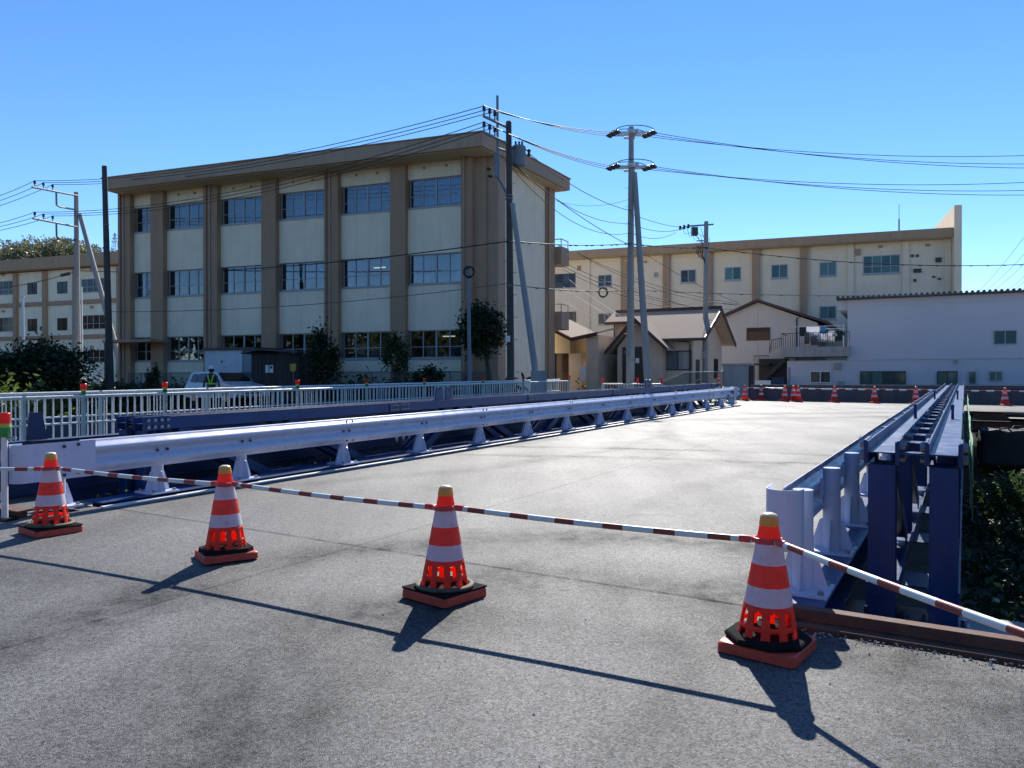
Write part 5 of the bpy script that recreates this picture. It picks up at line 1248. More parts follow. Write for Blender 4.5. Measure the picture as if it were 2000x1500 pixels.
mb.build('roof', M['roof_dark'], sh)
for (x0, x1) in ((519, 525), (527, 534)): 
    nt = MB(); nt.box(D_, (D_.t(x1), 0.012, D_.z(526, 728)), (D_.t(x0), 0.02, D_.z(526, 713)), 0)
    if x0 == 527: nt.box(D_, (D_.t(532.5), 0.0205, D_.z(526, 720)), (D_.t(528.5), 0.022, D_.z(526, 715)), 1)
    nt.build('notice', [M['white_plastic'], M['ink']], sh)
mb = MB(); c = D_(D_.t(586), 0.5, D_.z(586, 718)); rr_ = 0.16
pl = [(rr_ * x, rr_ * z) for x, z in ((-0.9, -0.7), (-0.5, -1.1), (0.6, -1.1), (1, -0.6), (1.0, 1.0), (-0.95, 1.0))]
f2 = lambda x, y, z: D_(D_.t(586) - x, 0.5 + y, D_.z(586, 718) + z)
mb.prism([f2(x, 0, z) for x, z in pl], [f2(x, 0.02, z) for x, z in pl])
ys = thing('yellow_sign', 'small yellow sign right of the dark board shed', 'sign', f2(0, 0, -1.1)); mb.build('plate', M['yellow'], ys); MB().tube([f2(0, -0.02, -1.0), f2(0, -0.02, 0)], 0.02, 6).build('stake', M['fence_grey'], ys)

# --- white estate car
def car(label, P, yaw):
    root = thing('estate_car', label, 'car', P); root.rotation_euler = (0, 0, yaw)
    prof = [(-2.1, 0.35), (-2.12, 0.72), (-2.02, 0.98), (-1.80, 1.40), (-1.55, 1.46), (0.05, 1.46), (0.30, 1.42), (0.98, 0.98), (1.75, 0.86), (2.08, 0.70), (2.12, 0.40), (1.95, 0.30), (-1.95, 0.28)]
    W = lambda z: 0.82 - max(0, z - 0.92) * 0.34
    def sec(y_s): return [(x, y_s * W(z), z) for x, z in prof]
    me = MB(); a, b_ = sec(-1), sec(1); n = len(prof)
    me.add(a + b_, [(i, (i + 1) % n, n + (i + 1) % n, n + i) for i in range(n)]); me.add(a, [tuple(range(n))[::-1]]); me.add(b_, [tuple(range(n))])
    def loc(mb, name, m_, parent=root):
        m2 = bpy.data.meshes.new(name); m2.from_pydata([tuple(v) for v in mb.v], [], mb.f); m2.materials.append(m_)
        m2.polygons.foreach_set('use_smooth', mb.sm); o = bpy.data.objects.new(name, m2); COL.objects.link(o); o.parent = parent; return o
    bd = loc(me, 'body', M['car']); bevel(bd, 0.05, 3)
    for sy in (-1, 1):
        for q_ in ([(-1.72, 1.0), (-1.62, 1.36), (-1.18, 1.38), (-1.16, 1.0)], [(-1.10, 1.0), (-1.12, 1.38), (-0.42, 1.385), (-0.40, 1.0)], [(-0.33, 1.0), (-0.35, 1.385), (0.08, 1.38), (0.26, 1.35), (0.76, 1.0)]):
            mb = MB(); mb.prism([(x, sy * (W(z) - 0.01), z) for x, z in q_], [(x, sy * (W(z) + 0.006), z) for x, z in q_]); loc(mb, 'side_window', M['car_glass'])
        for x in (-1.3, 1.3):
            mb = MB(); mb.tube([(x, sy * 0.64, 0.31), (x, sy * 0.84, 0.31)], 0.31, 20); w = loc(mb, 'wheel', M['tyre'])
            mb = MB(); mb.tube([(x, sy * 0.845, 0.31), (x, sy * 0.855, 0.31)], 0.19, 16); loc(mb, 'rim', M['galv'], w)
        mb = MB(); mb.box(ident, (1.96, sy * 0.62 - 0.12, 0.62), (2.12, sy * 0.62 + 0.12, 0.76)); loc(mb, 'headlight', M['galv'])
        mb = MB(); mb.box(ident, (0.62, sy * 0.83 - 0.02 * sy, 1.0), (0.78, sy * 0.98, 1.14)); loc(mb, 'mirror', M['car'])
        mb = MB(); mb.box(ident, (-0.36, sy * 0.823, 0.82), (-0.16, sy * 0.85, 0.86)); loc(mb, 'door_handle', M['car'])
    mb = MB(); mb.prism([(0.36, -0.62, 1.405), (0.93, -0.72, 1.03), (0.93, 0.72, 1.03), (0.36, 0.62, 1.405)], [(0.375, -0.62, 1.42), (0.945, -0.72, 1.045), (0.945, 0.72, 1.045), (0.375, 0.62, 1.42)]); loc(mb, 'windscreen', M['car_glass'])
    mb = MB(); mb.box(ident, (2.08, -0.42, 0.48), (2.135, 0.42, 0.66)); loc(mb, 'grille', M['black_metal'])
    mb = MB(); mb.box(ident, (2.136, -0.17, 0.40), (2.145, 0.17, 0.47)); loc(mb, 'number_plate', M['white_plastic'])
    return root
yaw = math.atan2(-SE[1], -SE[0]) - R(17)
car('white estate car parked in front of the container, seen from its right front', (-13.1, 35.2, 0.33), yaw)

# --- the man in the reflective vest, seen from behind
def person(label, P, yaw):
    root = thing('person', label, 'person', P); root.rotation_euler = (0, 0, yaw)
    V = [((0, 0, 0.95), 0.135), ((0, 0, 1.12), 0.125), ((0, 0.0, 1.30), 0.15), ((0, -0.01, 1.42), 0.10), ((0, -0.005, 1.50), 0.055), ((0, 0.015, 1.60), 0.085), ((0, 0.015, 1.68), 0.085),
         ((0.10, 0, 0.88), 0.105), ((0.12, 0.01, 0.50), 0.068), ((0.13, -0.02, 0.10), 0.045), ((0.14, 0.11, 0.04), 0.04),
         ((-0.10, 0, 0.88), 0.105), ((-0.12, 0.01, 0.50), 0.068), ((-0.13, -0.02, 0.10), 0.045), ((-0.14, 0.11, 0.04), 0.04),
         ((0.19, 0, 1.38), 0.062), ((0.27, -0.02, 1.12), 0.047), ((0.30, 0.05, 0.88), 0.036), ((0.30, 0.08, 0.80), 0.034),
         ((-0.19, 0, 1.38), 0.062), ((-0.27, -0.02, 1.12), 0.047), ((-0.30, 0.05, 0.88), 0.036), ((-0.30, 0.08, 0.80), 0.034)]
    E = [(0, 1), (1, 2), (2, 3), (3, 4), (4, 5), (5, 6), (0, 7), (7, 8), (8, 9), (9, 10), (0, 11), (11, 12), (12, 13), (13, 14), (3, 15), (15, 16), (16, 17), (17, 18), (3, 19), (19, 20), (20, 21), (21, 22)]
    me = bpy.data.meshes.new('body'); me.from_pydata([v[0] for v in V], E, [])
    o = bpy.data.objects.new('body', me); COL.objects.link(o); o.parent = root
    sk = o.modifiers.new('skin', 'SKIN'); ss = o.modifiers.new('sub', 'SUBSURF'); ss.levels = 1; ss.render_levels = 1
    for i, v in enumerate(V):
        o.data.skin_vertices[0].data[i].radius = (v[1], v[1] * (0.75 if i in (1, 2) else 1.0)); o.data.skin_vertices[0].data[i].use_root = (i == 0)
    m = bpy.data.materials.new('work_clothes_and_skin'); m.use_nodes = True; N = m.node_tree.nodes; L = m.node_tree.links; b = N['Principled BSDF']; b.inputs['Roughness'].default_value = 0.85
    tc = N.new('ShaderNodeTexCoord'); sx = N.new('ShaderNodeSeparateXYZ'); L.new(tc.outputs['Object'], sx.inputs[0])
    rp_ = N.new('ShaderNodeValToRGB'); rp_.color_ramp.interpolation = 'CONSTANT'
    mr = N.new('ShaderNodeMath'); mr.operation = 'DIVIDE'; mr.inputs[1].default_value = 2.0; L.new(sx.outputs['Z'], mr.inputs[0]); L.new(mr.outputs[0], rp_.inputs[0])
    el = rp_.color_ramp.elements; el[0].position = 0; el[0].color = (0.03, 0.03, 0.03, 1); el[1].position = 0.05; el[1].color = (0.14, 0.115, 0.125, 1)
    for p_, c_ in ((0.5, (0.13, 0.11, 0.13, 1)), (0.735, (0.42, 0.24, 0.16, 1))): e = el.new(p_); e.color = c_
    L.new(rp_.outputs[0], b.inputs['Base Color']); o.data.materials.append(m)
    def part(name, mats, fn):
        mb = MB(); fn(mb); m2 = bpy.data.meshes.new(name); m2.from_pydata([tuple(v) for v in mb.v], [], mb.f)
        for q_ in mats: m2.materials.append(q_)
        m2.polygons.foreach_set('material_index', mb.m); m2.polygons.foreach_set('use_smooth', mb.sm)
        q_ = bpy.data.objects.new(name, m2); COL.objects.link(q_); q_.parent = root; return q_
    def ell(mb, prof, sx_, sy_, mi=0, seg=20):
        k = len(mb.v); mb.lathe(prof, seg, (0, 0, 0), mi)
        for i in range(k, len(mb.v)): x, y, z = mb.v[i]; mb.v[i] = (x * sx_, y * sy_, z)
    part('vest', [M['cloth_dark']], lambda mb: ell(mb, [(0.185, 1.0), (0.195, 1.15), (0.205, 1.32), (0.16, 1.44), (0.10, 1.475)], 1.0, 0.80))
    def straps(mb):
        ell(mb, [(0.196, 1.04), (0.2, 1.10)], 1.0, 0.80)
        for sx_ in (-1, 1):
            for sy_ in (-1, 1):
                vs = []
                for f_ in np.linspace(0, 1, 7):
                    z = 1.10 + 0.33 * f_; rr = np.interp(z, [1.0, 1.15, 1.32, 1.44], [0.19, 0.2, 0.212, 0.172]); x = sx_ * (0.03 + 0.085 * f_)
                    for w in (-0.024, 0.024):
                        xx = x + w; yy = sy_ * 0.80 * math.sqrt(max(0.0001, rr * rr - xx * xx)) + sy_ * 0.006; vs.append((xx, yy, z))
                mb.add(vs, [(2 * i, 2 * i + 2, 2 * i + 3, 2 * i + 1) for i in range(6)])
    part('reflective_straps', [M['hivis']], straps)
    part('helmet', [M['white_plastic']], lambda mb: (mb.lathe([(0.112, 1.655), (0.115, 1.69), (0.105, 1.74), (0.075, 1.78), (0.03, 1.797), (0, 1.80)], 20, (0, 0.01, 0)), mb.lathe([(0.0, 1.657), (0.130, 1.655), (0.132, 1.661), (0.11, 1.665)], 20, (0, 0.02, 0))))
    part('hair', [M['hair']], lambda mb: mb.lathe([(0.075, 1.53), (0.098, 1.58), (0.100, 1.66)], 16, (0, 0.0, 0)))
    def face(mb):
        mb.lathe([(0, -0.02), (0.012, -0.012), (0.016, 0.0), (0.0, 0.035)], 8, (0, 0.105, 1.585)); 
        for sx_ in (-1, 1): mb.lathe([(0, -0.03), (0.012, -0.015), (0.012, 0.015), (0, 0.03)], 8, (sx_ * 0.098, 0.01, 1.60))
    part('face_features', [M['skin']], face)
    for sx_ in (-1, 1):
        def hand(mb):
            mb.box(ident, (sx_ * 0.30 - 0.018, 0.05, 0.72), (sx_ * 0.30 + 0.018, 0.12, 0.80))
            for i in range(4): mb.tube([(sx_ * 0.30, 0.058 + i * 0.019, 0.725), (sx_ * 0.298, 0.062 + i * 0.019, 0.68), (sx_ * 0.29, 0.058 + i * 0.019, 0.645 + 0.008 * abs(i - 1.5))], [0.010, 0.009, 0.007], 6)
            mb.tube([(sx_ * 0.295, 0.12, 0.775), (sx_ * 0.285, 0.145, 0.745), (sx_ * 0.28, 0.148, 0.715)], [0.012, 0.010, 0.008], 6)
        part('hand', [M['skin']], hand)
    return root
person('person seen from behind in a dark vest with yellow green straps and a white helmet', (-11.9, 30.4, 0.20), R(8))

# --- boundary fence before the school
fn = thing('mesh_fence', 'thin grey green mesh fence in front of the school wall', 'fence', (-6, 33.5, 0.4))
FF = Frame((-2.6, 33.4), SE)
f0, f1 = FF.t(960), FF.t(250)
zt_f = 1.42 + (742 - 727) / 1500 * 36
mb = MB(); mb.tube([FF(f0, 0, zt_f), FF(f1, 0, zt_f)], 0.025, 6); mb.build('top_rail', M['fence_grey'], fn)
t = f0
while t < f1 + 0.1: MB().tube([FF(t, 0, 0.35), FF(t, 0, zt_f)], 0.03, 6).build('post', M['fence_grey'], fn); t += 1.95
MB().box(FF, (f0, -0.004, 0.4), (f1, 0.0, zt_f - 0.02)).build('mesh', M['net'], fn)
fn2 = thing('mesh_fence', 'green mesh fence with a slanting top rail in front of the brown house', 'fence', at(1350, 745, 37.5))
F2 = Frame(at(1350, 745, 37.5)[:2], HE)
za_, zb_ = F2.z(1290, 750), F2.z(1345, 727)
p = [(F2.t(1285), za_), (F2.t(1338), zb_), (F2.t(1412), zb_ + 0.02)]
mb = MB(); mb.tube([F2(t, 0, z) for t, z in p], 0.025, 6); mb.tube([F2(p[0][0] + 0.3, 0, 0.5), F2(p[1][0] + 0.8, 0, zb_ - 0.3)], 0.015, 6); mb.build('top_rail', M['galv'], fn2)
for t, z in p + [((p[1][0] + p[2][0]) / 2, zb_)]: MB().tube([F2(t, 0, 0.4), F2(t, 0, z)], 0.028, 6).build('post', M['fence_grey'], fn2)
mb = MB(); mb.prism([F2(p[0][0], -0.004, 0.45), F2(p[2][0], -0.004, 0.45), F2(p[2][0], -0.004, zb_), F2(p[1][0], -0.004, zb_ - 0.02), F2(p[0][0], -0.004, za_ - 0.02)], [F2(p[0][0], 0, 0.45), F2(p[2][0], 0, 0.45), F2(p[2][0], 0, zb_), F2(p[1][0], 0, zb_ - 0.02), F2(p[0][0], 0, za_ - 0.02)]); mb.build('mesh', M['net'], fn2)
# low white railing in front of the annex
def lowfr(t, d, z): return (LR(t, d, 0)[0], LR(t, d, 0)[1], z)
LR = Frame(at(1230, 750, 33.5)[:2], HE)
l0, l1 = LR.t(1176), LR.t(1292); zl1 = LR.z(1230, 750)
lr = thing('low_railing', 'low white railing by the road in front of the annex and brown house', 'railing', (LR.O[0], LR.O[1], 0.48))
MB().tube([LR(l0, 0, zl1), LR(l1, 0, zl1)], 0.03, 8).build('handrail', M['rail_white'], lr)
MB().tube([LR(l0, 0, zl1 - 0.6), LR(l1, 0, zl1 - 0.6)], 0.02, 8).build('lower_rail', M['rail_white'], lr)
t = l0; b0_ = None
while t < l1:
    p0 = Vector(LR(t, 0, zl1 - 0.7)) - lr.location
    if b0_ is None: b0_ = MB().tube([LR(t, 0, zl1 - 0.7), LR(t, 0, zl1)], 0.012, 5).build('baluster', M['rail_white'], lr, off=p0)
    else: b_ = b0_.copy(); COL.objects.link(b_); b_.parent = lr; b_.location = p0
    t += 0.13
for px in (1177, 1219, 1264, 1292):
    t = LR.t(px); MB().box(LR, (t - 0.04, -0.04, 0.45), (t + 0.04, 0.04, zl1 + 0.03)).build('post', M['rail_post'], lr)
for px in (1177, 1245, 1292):
    t = LR.t(px); MB().lathe([(0, 0.24), (0.06, 0.24), (0.05, 0.04), (0, 0.0)], 10, LR(t, 0, zl1 + 0.02)).build('delineator', M['red_glow'], lr)
# ------------------------------------------------------------------ poles
def pole_tube(root, base, top, r0, r1, m, name='pole_shaft'):
    mb = MB(); b_, t_ = Vector(base), Vector(top)
    mb.tube([b_, (b_ + t_) / 2, t_], [r0, (r0 + r1) / 2, r1], 16); return mb.build(name, m, root)
def steps(root, base, top, r0, m, z0, z1, sp=0.9):
    mb = MB(); b_, t_ = Vector(base), Vector(top); k = 0; z = z0
    while z < z1:
        f = (z - b_.z) / (t_.z - b_.z); p = b_ + (t_ - b_) * f; sgn = 1 if k % 2 else -1
        mb.tube([p, p + Vector((sgn * (r0 + 0.16), -0.02, 0.0))], 0.011, 5); z += sp / 2; k += 1
    mb.build('step_bolts', m, root)
def P3(px, py, Y): return Vector(at(px, py, Y))
def ins_up(root, p, h=0.42, r_=0.075):
    mb = MB(); mb.tube([p, p + Vector((0, 0, h * 0.55))], 0.03, 8, 1)
    mb.lathe([(0.02, h * 0.5), (r_, h * 0.55), (r_ * 0.8, h * 0.62), (r_ * 0.95, h * 0.70), (r_ * 0.75, h * 0.78), (r_ * 0.85, h * 0.88), (0.04, h), (0, h)], 12, p, 0)
    mb.build('insulator', [M['insulator'], M['steel_blue']], root); return p + Vector((0, 0, h * 0.95))
# pole A: dark pole before the school corner
YA = 31.0
a_b, a_t = P3(998, 742 + 46, YA), P3(993.5, 240, YA); a_b.z = 0.4
pa = thing('utility_pole', 'dark weathered utility pole with a raked bracket and transformer before the school corner', 'utility pole', a_b)
pole_tube(pa, a_b, a_t, 0.155, 0.115, M['pole_dark']); steps(pa, a_b, a_t, 0.12, M['fence_grey'], 2.6, 9.5)
MB().tube([a_t, a_t + Vector((0, 0, 0.05))], [0.12, 0.09], 12).build('pole_cap', M['pole'], pa)
rod_t, rod_b = P3(971.5, 188, YA - 0.35), P3(972, 345, YA - 0.35)
MB().tube([rod_t, rod_b], 0.05, 8).build('bracket_mast', M['steel_blue'], pa)
mb = MB(); mb.tube([P3(972, 345, YA - 0.35), P3(990, 378, YA)], 0.055, 8); mb.tube([P3(966, 300, YA - 0.35), P3(974, 318, YA - 0.35)], 0.07, 8)
mb.box(lambda x, y, z: (P3(971, 330, YA - 0.35) + Vector((x, y, z))), (-0.1, -0.08, -0.35), (0.1, 0.08, 0.55)); mb.build('bracket_foot', M['steel_blue'], pa)
A_up = []; A_lo = []
for (rowy, store, armb) in ((0, A_up, (989, 249)), (31, A_lo, (991, 281))):
    arm0, arm1 = P3(945, 228 + rowy, YA - 2.2), P3(armb[0], armb[1], YA)
    MB().tube([arm0, arm1], 0.055, 8).build('bracket_arm', M['steel_blue'], pa)
    for (px, py, dy) in ((945.5, 229, -2.2), (956.5, 234, -1.7), (966.5, 238.5, -1.25)):
        store.append(ins_up(pa, P3(px, py + rowy, YA + dy)))
MB().tube([P3(972, 290, YA - 0.35), P3(992, 297, YA)], 0.04, 6).build('bracket_stay', M['steel_blue'], pa)
tr_c = P3(1013, 305, YA + 0.35)
mb = MB(); mb.lathe([(0, -0.42), (0.27, -0.42), (0.29, -0.36), (0.29, 0.30), (0.30, 0.32), (0.27, 0.38), (0.1, 0.42), (0, 0.42)], 20, tr_c); trf = mb.build('transformer', M['steel_blue'], pa)
mb = MB()
for dx in (-0.12, 0.02, 0.14): mb.lathe([(0.02, 0.40), (0.05, 0.45), (0.035, 0.5), (0.05, 0.54), (0.02, 0.60), (0, 0.6)], 8, tr_c + Vector((dx, 0, 0)))
mb.build('bushing', M['insulator'], trf)
mb = MB(); mb.tube([P3(1000, 290, YA), P3(1018, 286, YA + 0.3), P3(1032, 296, YA + 0.4)], 0.03, 6); mb.lathe([(0.0, -0.14), (0.08, -0.12), (0.05, 0), (0.09, 0.1), (0, 0.16)], 10, P3(1033, 299, YA + 0.4)); mb.build('strain_insulator', M['insulator'], pa)
for (px, y0, y1) in ((955, 331, 0), (958, 345, 0)):
    MB().lathe([(0, 0.08), (0.10, 0.05), (0.12, 0.0), (0.02, -0.06), (0, -0.06)], 10, P3(px, y0, YA - 0.35)).build('bell_insulator', M['insulator'], pa)
def cuff(root, c, r_, h, m=None): MB().lathe([(0, 0), (r_, 0), (r_, h), (0, h)], 14, c).build('pole_band', m or M['fence_grey'], root)
for y in (384, 390, 474, 560): f = (zat(y, YA) - a_b.z) / (a_t.z - a_b.z); cuff(pa, a_b + (a_t - a_b) * f, 0.155, 0.06)
MB().box(lambda x, y, z: P3(992, 662, YA - 0.2) + Vector((x, y, z)), (-0.09, -0.06, -0.12), (0.09, 0.06, 0.12)).build('pole_box', M['white_plastic'], pa)
br = thing('brace_pole', 'slanting grey brace pole leaning against the dark pole before the school', 'brace pole', P3(1052, 742, YA - 1.2))
pole_tube(br, P3(1052, 770, YA - 1.0), P3(1000.5, 398, YA - 0.15), 0.135, 0.10, M['pole'], 'brace_shaft'); MB().box(lambda x, y, z: P3(1052, 740, YA - 1.0) + Vector((x, y, z)), (-0.3, -0.25, -1.0), (0.3, 0.25, 0.32)).build('footing', M['concrete'], br)
# pole B: tall pale concrete pole with two tiers of strain insulators
YB = 38.0
b_b, b_t = P3(1231, 780, YB), P3(1232.5, 249, YB); b_b.z = 0.45
pb = thing('utility_pole', 'tall pale concrete utility pole with two tiers of dark insulators before the brown house', 'utility pole', b_b)
pole_tube(pb, b_b, b_t, 0.20, 0.125, M['pole']); steps(pb, b_b, b_t, 0.15, M['fence_grey'], 2.8, 11.5)
MB().lathe([(0.203, 0), (0.215, 0.01), (0.212, 2.6), (0.195, 2.62)], 16, b_b).build('pole_sleeve', M['concrete'], pb)
B_l = [[], []]; B_r = [[], []]
for k, (y0, y1) in enumerate(((251, 268), (316, 333))):
    for j, (dy, dp) in enumerate(((-0.55, 0.0), (0.0, 0.3), (0.55, 0.6))):
        z = zat(y0 + 8 + j * 3.5, YB)
        cxm = 1231 + (j - 1) * 3.5
        c0 = P3(cxm, 255, YB); cy = YB + (1 - j) * 0.55
        x = b_t.x + (j - 1) * 0.10
        MB().box(lambda xx, yy, zz: (x + xx, cy + yy, z + zz), (-0.72, -0.03, -0.03), (0.72, 0.03, 0.03)).build('strain_rod', M['insulator_w'], pb)
        for sg_, st in ((-1, B_l[k]), (1, B_r[k])):
            pin = Vector((x + sg_ * 0.70, cy, z)); pout = Vector((x + sg_ * 1.08, cy, z - 0.05 if sg_ > 0 else z))
            mb = MB(); mb.tube([pin, pin + (pout - pin) * 0.2, pin + (pout - pin) * 0.25, pin + (pout - pin) * 0.6, pout], [0.04, 0.06, 0.125, 0.11, 0.03], 10); mb.build('strain_insulator', M['insulator'], pb); st.append(pout)
        pts_ = [Vector((x + 0.95 * math.cos(math.pi * i / 10), cy, z + 0.34 * math.sin(math.pi * i / 10) ** 0.7)) for i in range(11)]
        if j != 1: MB().tube(pts_, 0.02, 6).build('jumper_wire', M['wire'], pb)
    for cy_ in (-0.62, 0.62): MB().box(lambda xx, yy, zz: (b_t.x + xx, YB + yy, zat(y0 + 12, YB) + zz), (-0.28, cy_ - 0.03, -0.04), (0.28, cy_ + 0.03, 0.04)).build('arm_tie', M['galv'], pb)
    MB().box(lambda xx, yy, zz: (b_t.x + xx, YB + yy, zat(y0 + 12, YB) + zz), (0.14, -0.7, -0.05), (0.22, 0.7, 0.05)).build('crossarm', M['galv'], pb)
br = thing('brace_pole', 'slanting pale brace pole beside the tall concrete pole', 'brace pole', P3(1266, 742, YB - 1))
pole_tube(br, P3(1267, 775, YB - 0.9), P3(1239, 338, YB - 0.05), 0.185, 0.125, M['pole'], 'brace_shaft')
# pole C
YC = 44.0
c_b, c_t = P3(1377, 770, YC), P3(1379, 433, YC); c_b.z = 0.6
pc = thing('utility_pole', 'shorter grey utility pole with a small hanging transformer box before the gable house', 'utility pole', c_b)
pole_tube(pc, c_b, c_t, 0.18, 0.12, M['pole']); steps(pc, c_b, c_t, 0.14, M['fence_grey'], 3.0, 9.5)
MB().tube([P3(1345, 442, YC), P3(1393, 438.5, YC)], 0.05, 6).build('crossarm', M['fence_grey'], pc)
MB().box(lambda x, y, z: P3(1356, 452, YC) + Vector((x, y, z)), (-0.17, -0.15, -0.24), (0.17, 0.15, 0.22)).build('transformer_box', M['insulator'], pc)
for px in (1328, 1336, 1344): MB().lathe([(0, -0.12), (0.09, -0.08), (0.05, 0.02), (0.08, 0.1), (0, 0.16)], 8, P3(px, 446 - (px - 1328) * 0.2, YC)).build('insulator', M['insulator'], pc)
mb = MB(); mb.tube([P3(1326, 446, YC), P3(1346, 442, YC)], 0.03, 6); mb.tube([P3(1360, 471, YC), P3(1379, 470, YC)], 0.035, 6); mb.build('side_arm', M['insulator'], pc)
mb = MB()
for i in range(5):
    x0 = 1332 + i * 9; mb.tube([P3(x0, 445, YC), P3(x0 + 6, 458 + 6 * (i % 3), YC), P3(x0 + 18, 454 + 3 * i, YC), P3(1376, 478 + i * 8, YC)], 0.014, 5)
for i in range(4): mb.tube([P3(1362 + 3 * i, 480, YC - 0.1), P3(1360 + 4 * i, 495 + 6 * (i % 2), YC - 0.1), P3(1376, 505 + 3 * i, YC - 0.1)], 0.025, 5)
mb.build('jumper_wires', M['wire'], pc)
mb = MB(); mb.box(lambda x, y, z: P3(1373, 693, YC - 0.2) + Vector((x, y, z)), (-0.1, -0.08, -0.2), (0.12, 0.08, 0.2)); mb.build('pole_box', M['concrete'], pc)
# pole D and its brace at the left
YD = 48.0
d_b, d_t = P3(152, 790, YD), P3(150, 376, YD); d_b.z = 0.5
pd = thing('utility_pole', 'grey utility pole with two long bracket arms behind the dark bush on the left', 'utility pole', d_b)
pole_tube(pd, d_b, d_t, 0.20, 0.13, M['pole']); cuff(pd, P3(150, 470, YD), 0.18, 0.08)
D_up = []; D_lo = []
for (yy, st) in ((0, D_up), (61, D_lo)):
    a0, a1 = P3(64 + yy * 0.03, 366 + yy, YD - 4.0), P3(153, 383 + yy, YD)
    MB().tube([a0, a1], 0.06, 8).build('bracket_arm', M['steel_blue'], pd)
    MB().tube([P3(111, 375 + yy, YD - 1.9), P3(111.5, 401 + yy, YD - 1.9), P3(117, 404.5 + yy, YD - 1.6), P3(148, 410 + yy, YD)], 0.055, 8).build('bracket_strut', M['steel_blue'], pd)
    for (px, py, dy) in ((69, 366.5, -3.8), (86, 370, -3.0), (104, 373.5, -2.2)): st.append(ins_up(pd, P3(px, py + yy, YD + dy), 0.40, 0.08))
MB().tube([P3(160, 560, YD - 0.3), P3(161, 712, YD - 0.3)], 0.04, 6).build('cable_duct', M['bar_white'], pd)
br = thing('brace_pole', 'slanting grey brace pole right of the left bracket pole', 'brace pole', P3(240, 742, YD - 3.5))
pole_tube(br, P3(243, 740, YD - 2.8), P3(157, 420, YD - 0.1), 0.17, 0.13, M['pole'], 'brace_shaft')
# pole E
YE = 34.0
e_b, e_t = P3(216, 790, YE), P3(205, 325, YE); e_b.z = 0.35
pe_ = thing('utility_pole', 'bare dark brown leaning pole at the left corner of the school', 'pole', e_b)
pole_tube(pe_, e_b, e_t, 0.165, 0.105, M['pole_dark']); MB().tube([P3(202, 439, YE - 0.1), P3(214, 439, YE - 0.1)], 0.03, 6).build('band_bolt', M['fence_grey'], pe_)
# pole F with its coil
YF = 30.2
f_b, f_t = P3(918, 780, YF), P3(914.5, 516, YF); f_b.z = 0.4
pf = thing('slim_pole', 'slim blue grey steel pole left of the dark round tree', 'pole', f_b)
pole_tube(pf, f_b, f_t, 0.085, 0.065, M['steel_blue'])
def coil(c, r_, lab, tilt=0.0):
    mb = MB()
    for j in range(3):
        n = 26; mb.tube([c + Vector((r_ * (1 - 0.05 * j) * math.cos(2 * math.pi * k / n), 0.03 * j + tilt * math.cos(2 * math.pi * k / n), r_ * (1 + 0.03 * j) * math.sin(2 * math.pi * k / n))) for k in range(n + 1)], 0.036, 6, caps=False)
    tag(mb.build('cable_coil', M['wire']), lab, 'cable coil')
coil(P3(916, 531, YF - 0.12), 0.20, 'black cable coil hung on the slim steel pole before the school')
coil(P3(1178, 571, 37.0), 0.215, 'black cable coil hanging in the air left of the tall concrete pole')
# thin vent pipe at far left
vp_b, vp_t = P3(47, 700, 60), P3(45, 582, 60)
tag(MB().tube([vp_b, vp_t], 0.10, 8).tube([vp_t, vp_t + Vector((0, 0, 0.15))], 0.16, 8).build('vent_pipe', M['galv']), 'thin pale pipe standing before the far left school block', 'pipe')

# ------------------------------------------------------------------ wires
def wire(label, group, p0, p1, sag, r_=0.016, m='wire', n=22, clamps=0):
    p0, p1 = Vector(p0), Vector(p1)
    pts_ = [p0 + (p1 - p0) * (i / n) - Vector((0, 0, 4 * sag * (i / n) * (1 - i / n))) for i in range(n + 1)]
    mb = MB(); mb.tube(pts_, r_, 5, caps=False)
    if clamps:
        for i in range(clamps):
            f = (i + 0.5) / clamps; k = int(f * n); a, b_ = pts_[k], pts_[k + 1]; d = (b_ - a).normalized()
            mb.tube([a - d * 0.12, a - Vector((0, 0, 0.03)), a + d * 0.12], 0.03, 5)
    return tag(mb.build('power_line', M[m]), label, 'wire', group)
ordn = ('outermost', 'middle', 'innermost'); ord2 = ('highest', 'middle', 'lowest')
for k in range(3):
    wire(f"{ordn[k]} of three wires from the bracket pole's upper arm to the dark pole", 'upper wires across the school eave', D_up[k], A_up[k], 0.75)
    wire(f"{ordn[k]} of three wires from the bracket pole's lower arm to the dark pole", 'lower wires across the school front', D_lo[k], A_lo[k], 0.9)
    wire(f"{ord2[k]} of three wires from the dark pole to the tall pole's upper tier", 'upper wires between the dark and the tall pole', A_up[k], B_l[0][k], 0.15)
    wire(f"{ord2[k]} of three wires from the dark pole to the tall pole's lower tier", 'lower wires between the dark and the tall pole', A_lo[k], B_l[1][k], 0.2)
    yr = (298, 318, 328)[k]; wire(f"{ord2[k]} of three wires leaving the tall pole's upper tier to the right", 'upper wires to the right', B_r[0][k], P3(2140, yr, YB + 3), 0.55)
    yr = (348, 367, 378)[k]; wire(f"{ord2[k]} of three wires leaving the tall pole's lower tier to the right", 'lower wires to the right', B_r[1][k], P3(2140, yr, YB + 3), 0.55)
    wire(f'{ordn[k]} of three wires from the left upper bracket arm out of the photo', 'upper wires to the left', D_up[k], P3(-110, 412 + 10 * k, 40), 0.2)
    wire(f'{ordn[k]} of three wires from the left lower bracket arm out of the photo', 'lower wires to the left', D_lo[k], P3(-110, 452 + 7 * k, 40), 0.2)
ta_ = P3(995, 471, YA - 0.15)
tc_ = 'telephone cables'
wire('thick telephone cable from the left bracket pole to the middle of the dark pole', tc_, P3(158, 529, YD), ta_, 0.5, 0.024, clamps=0)
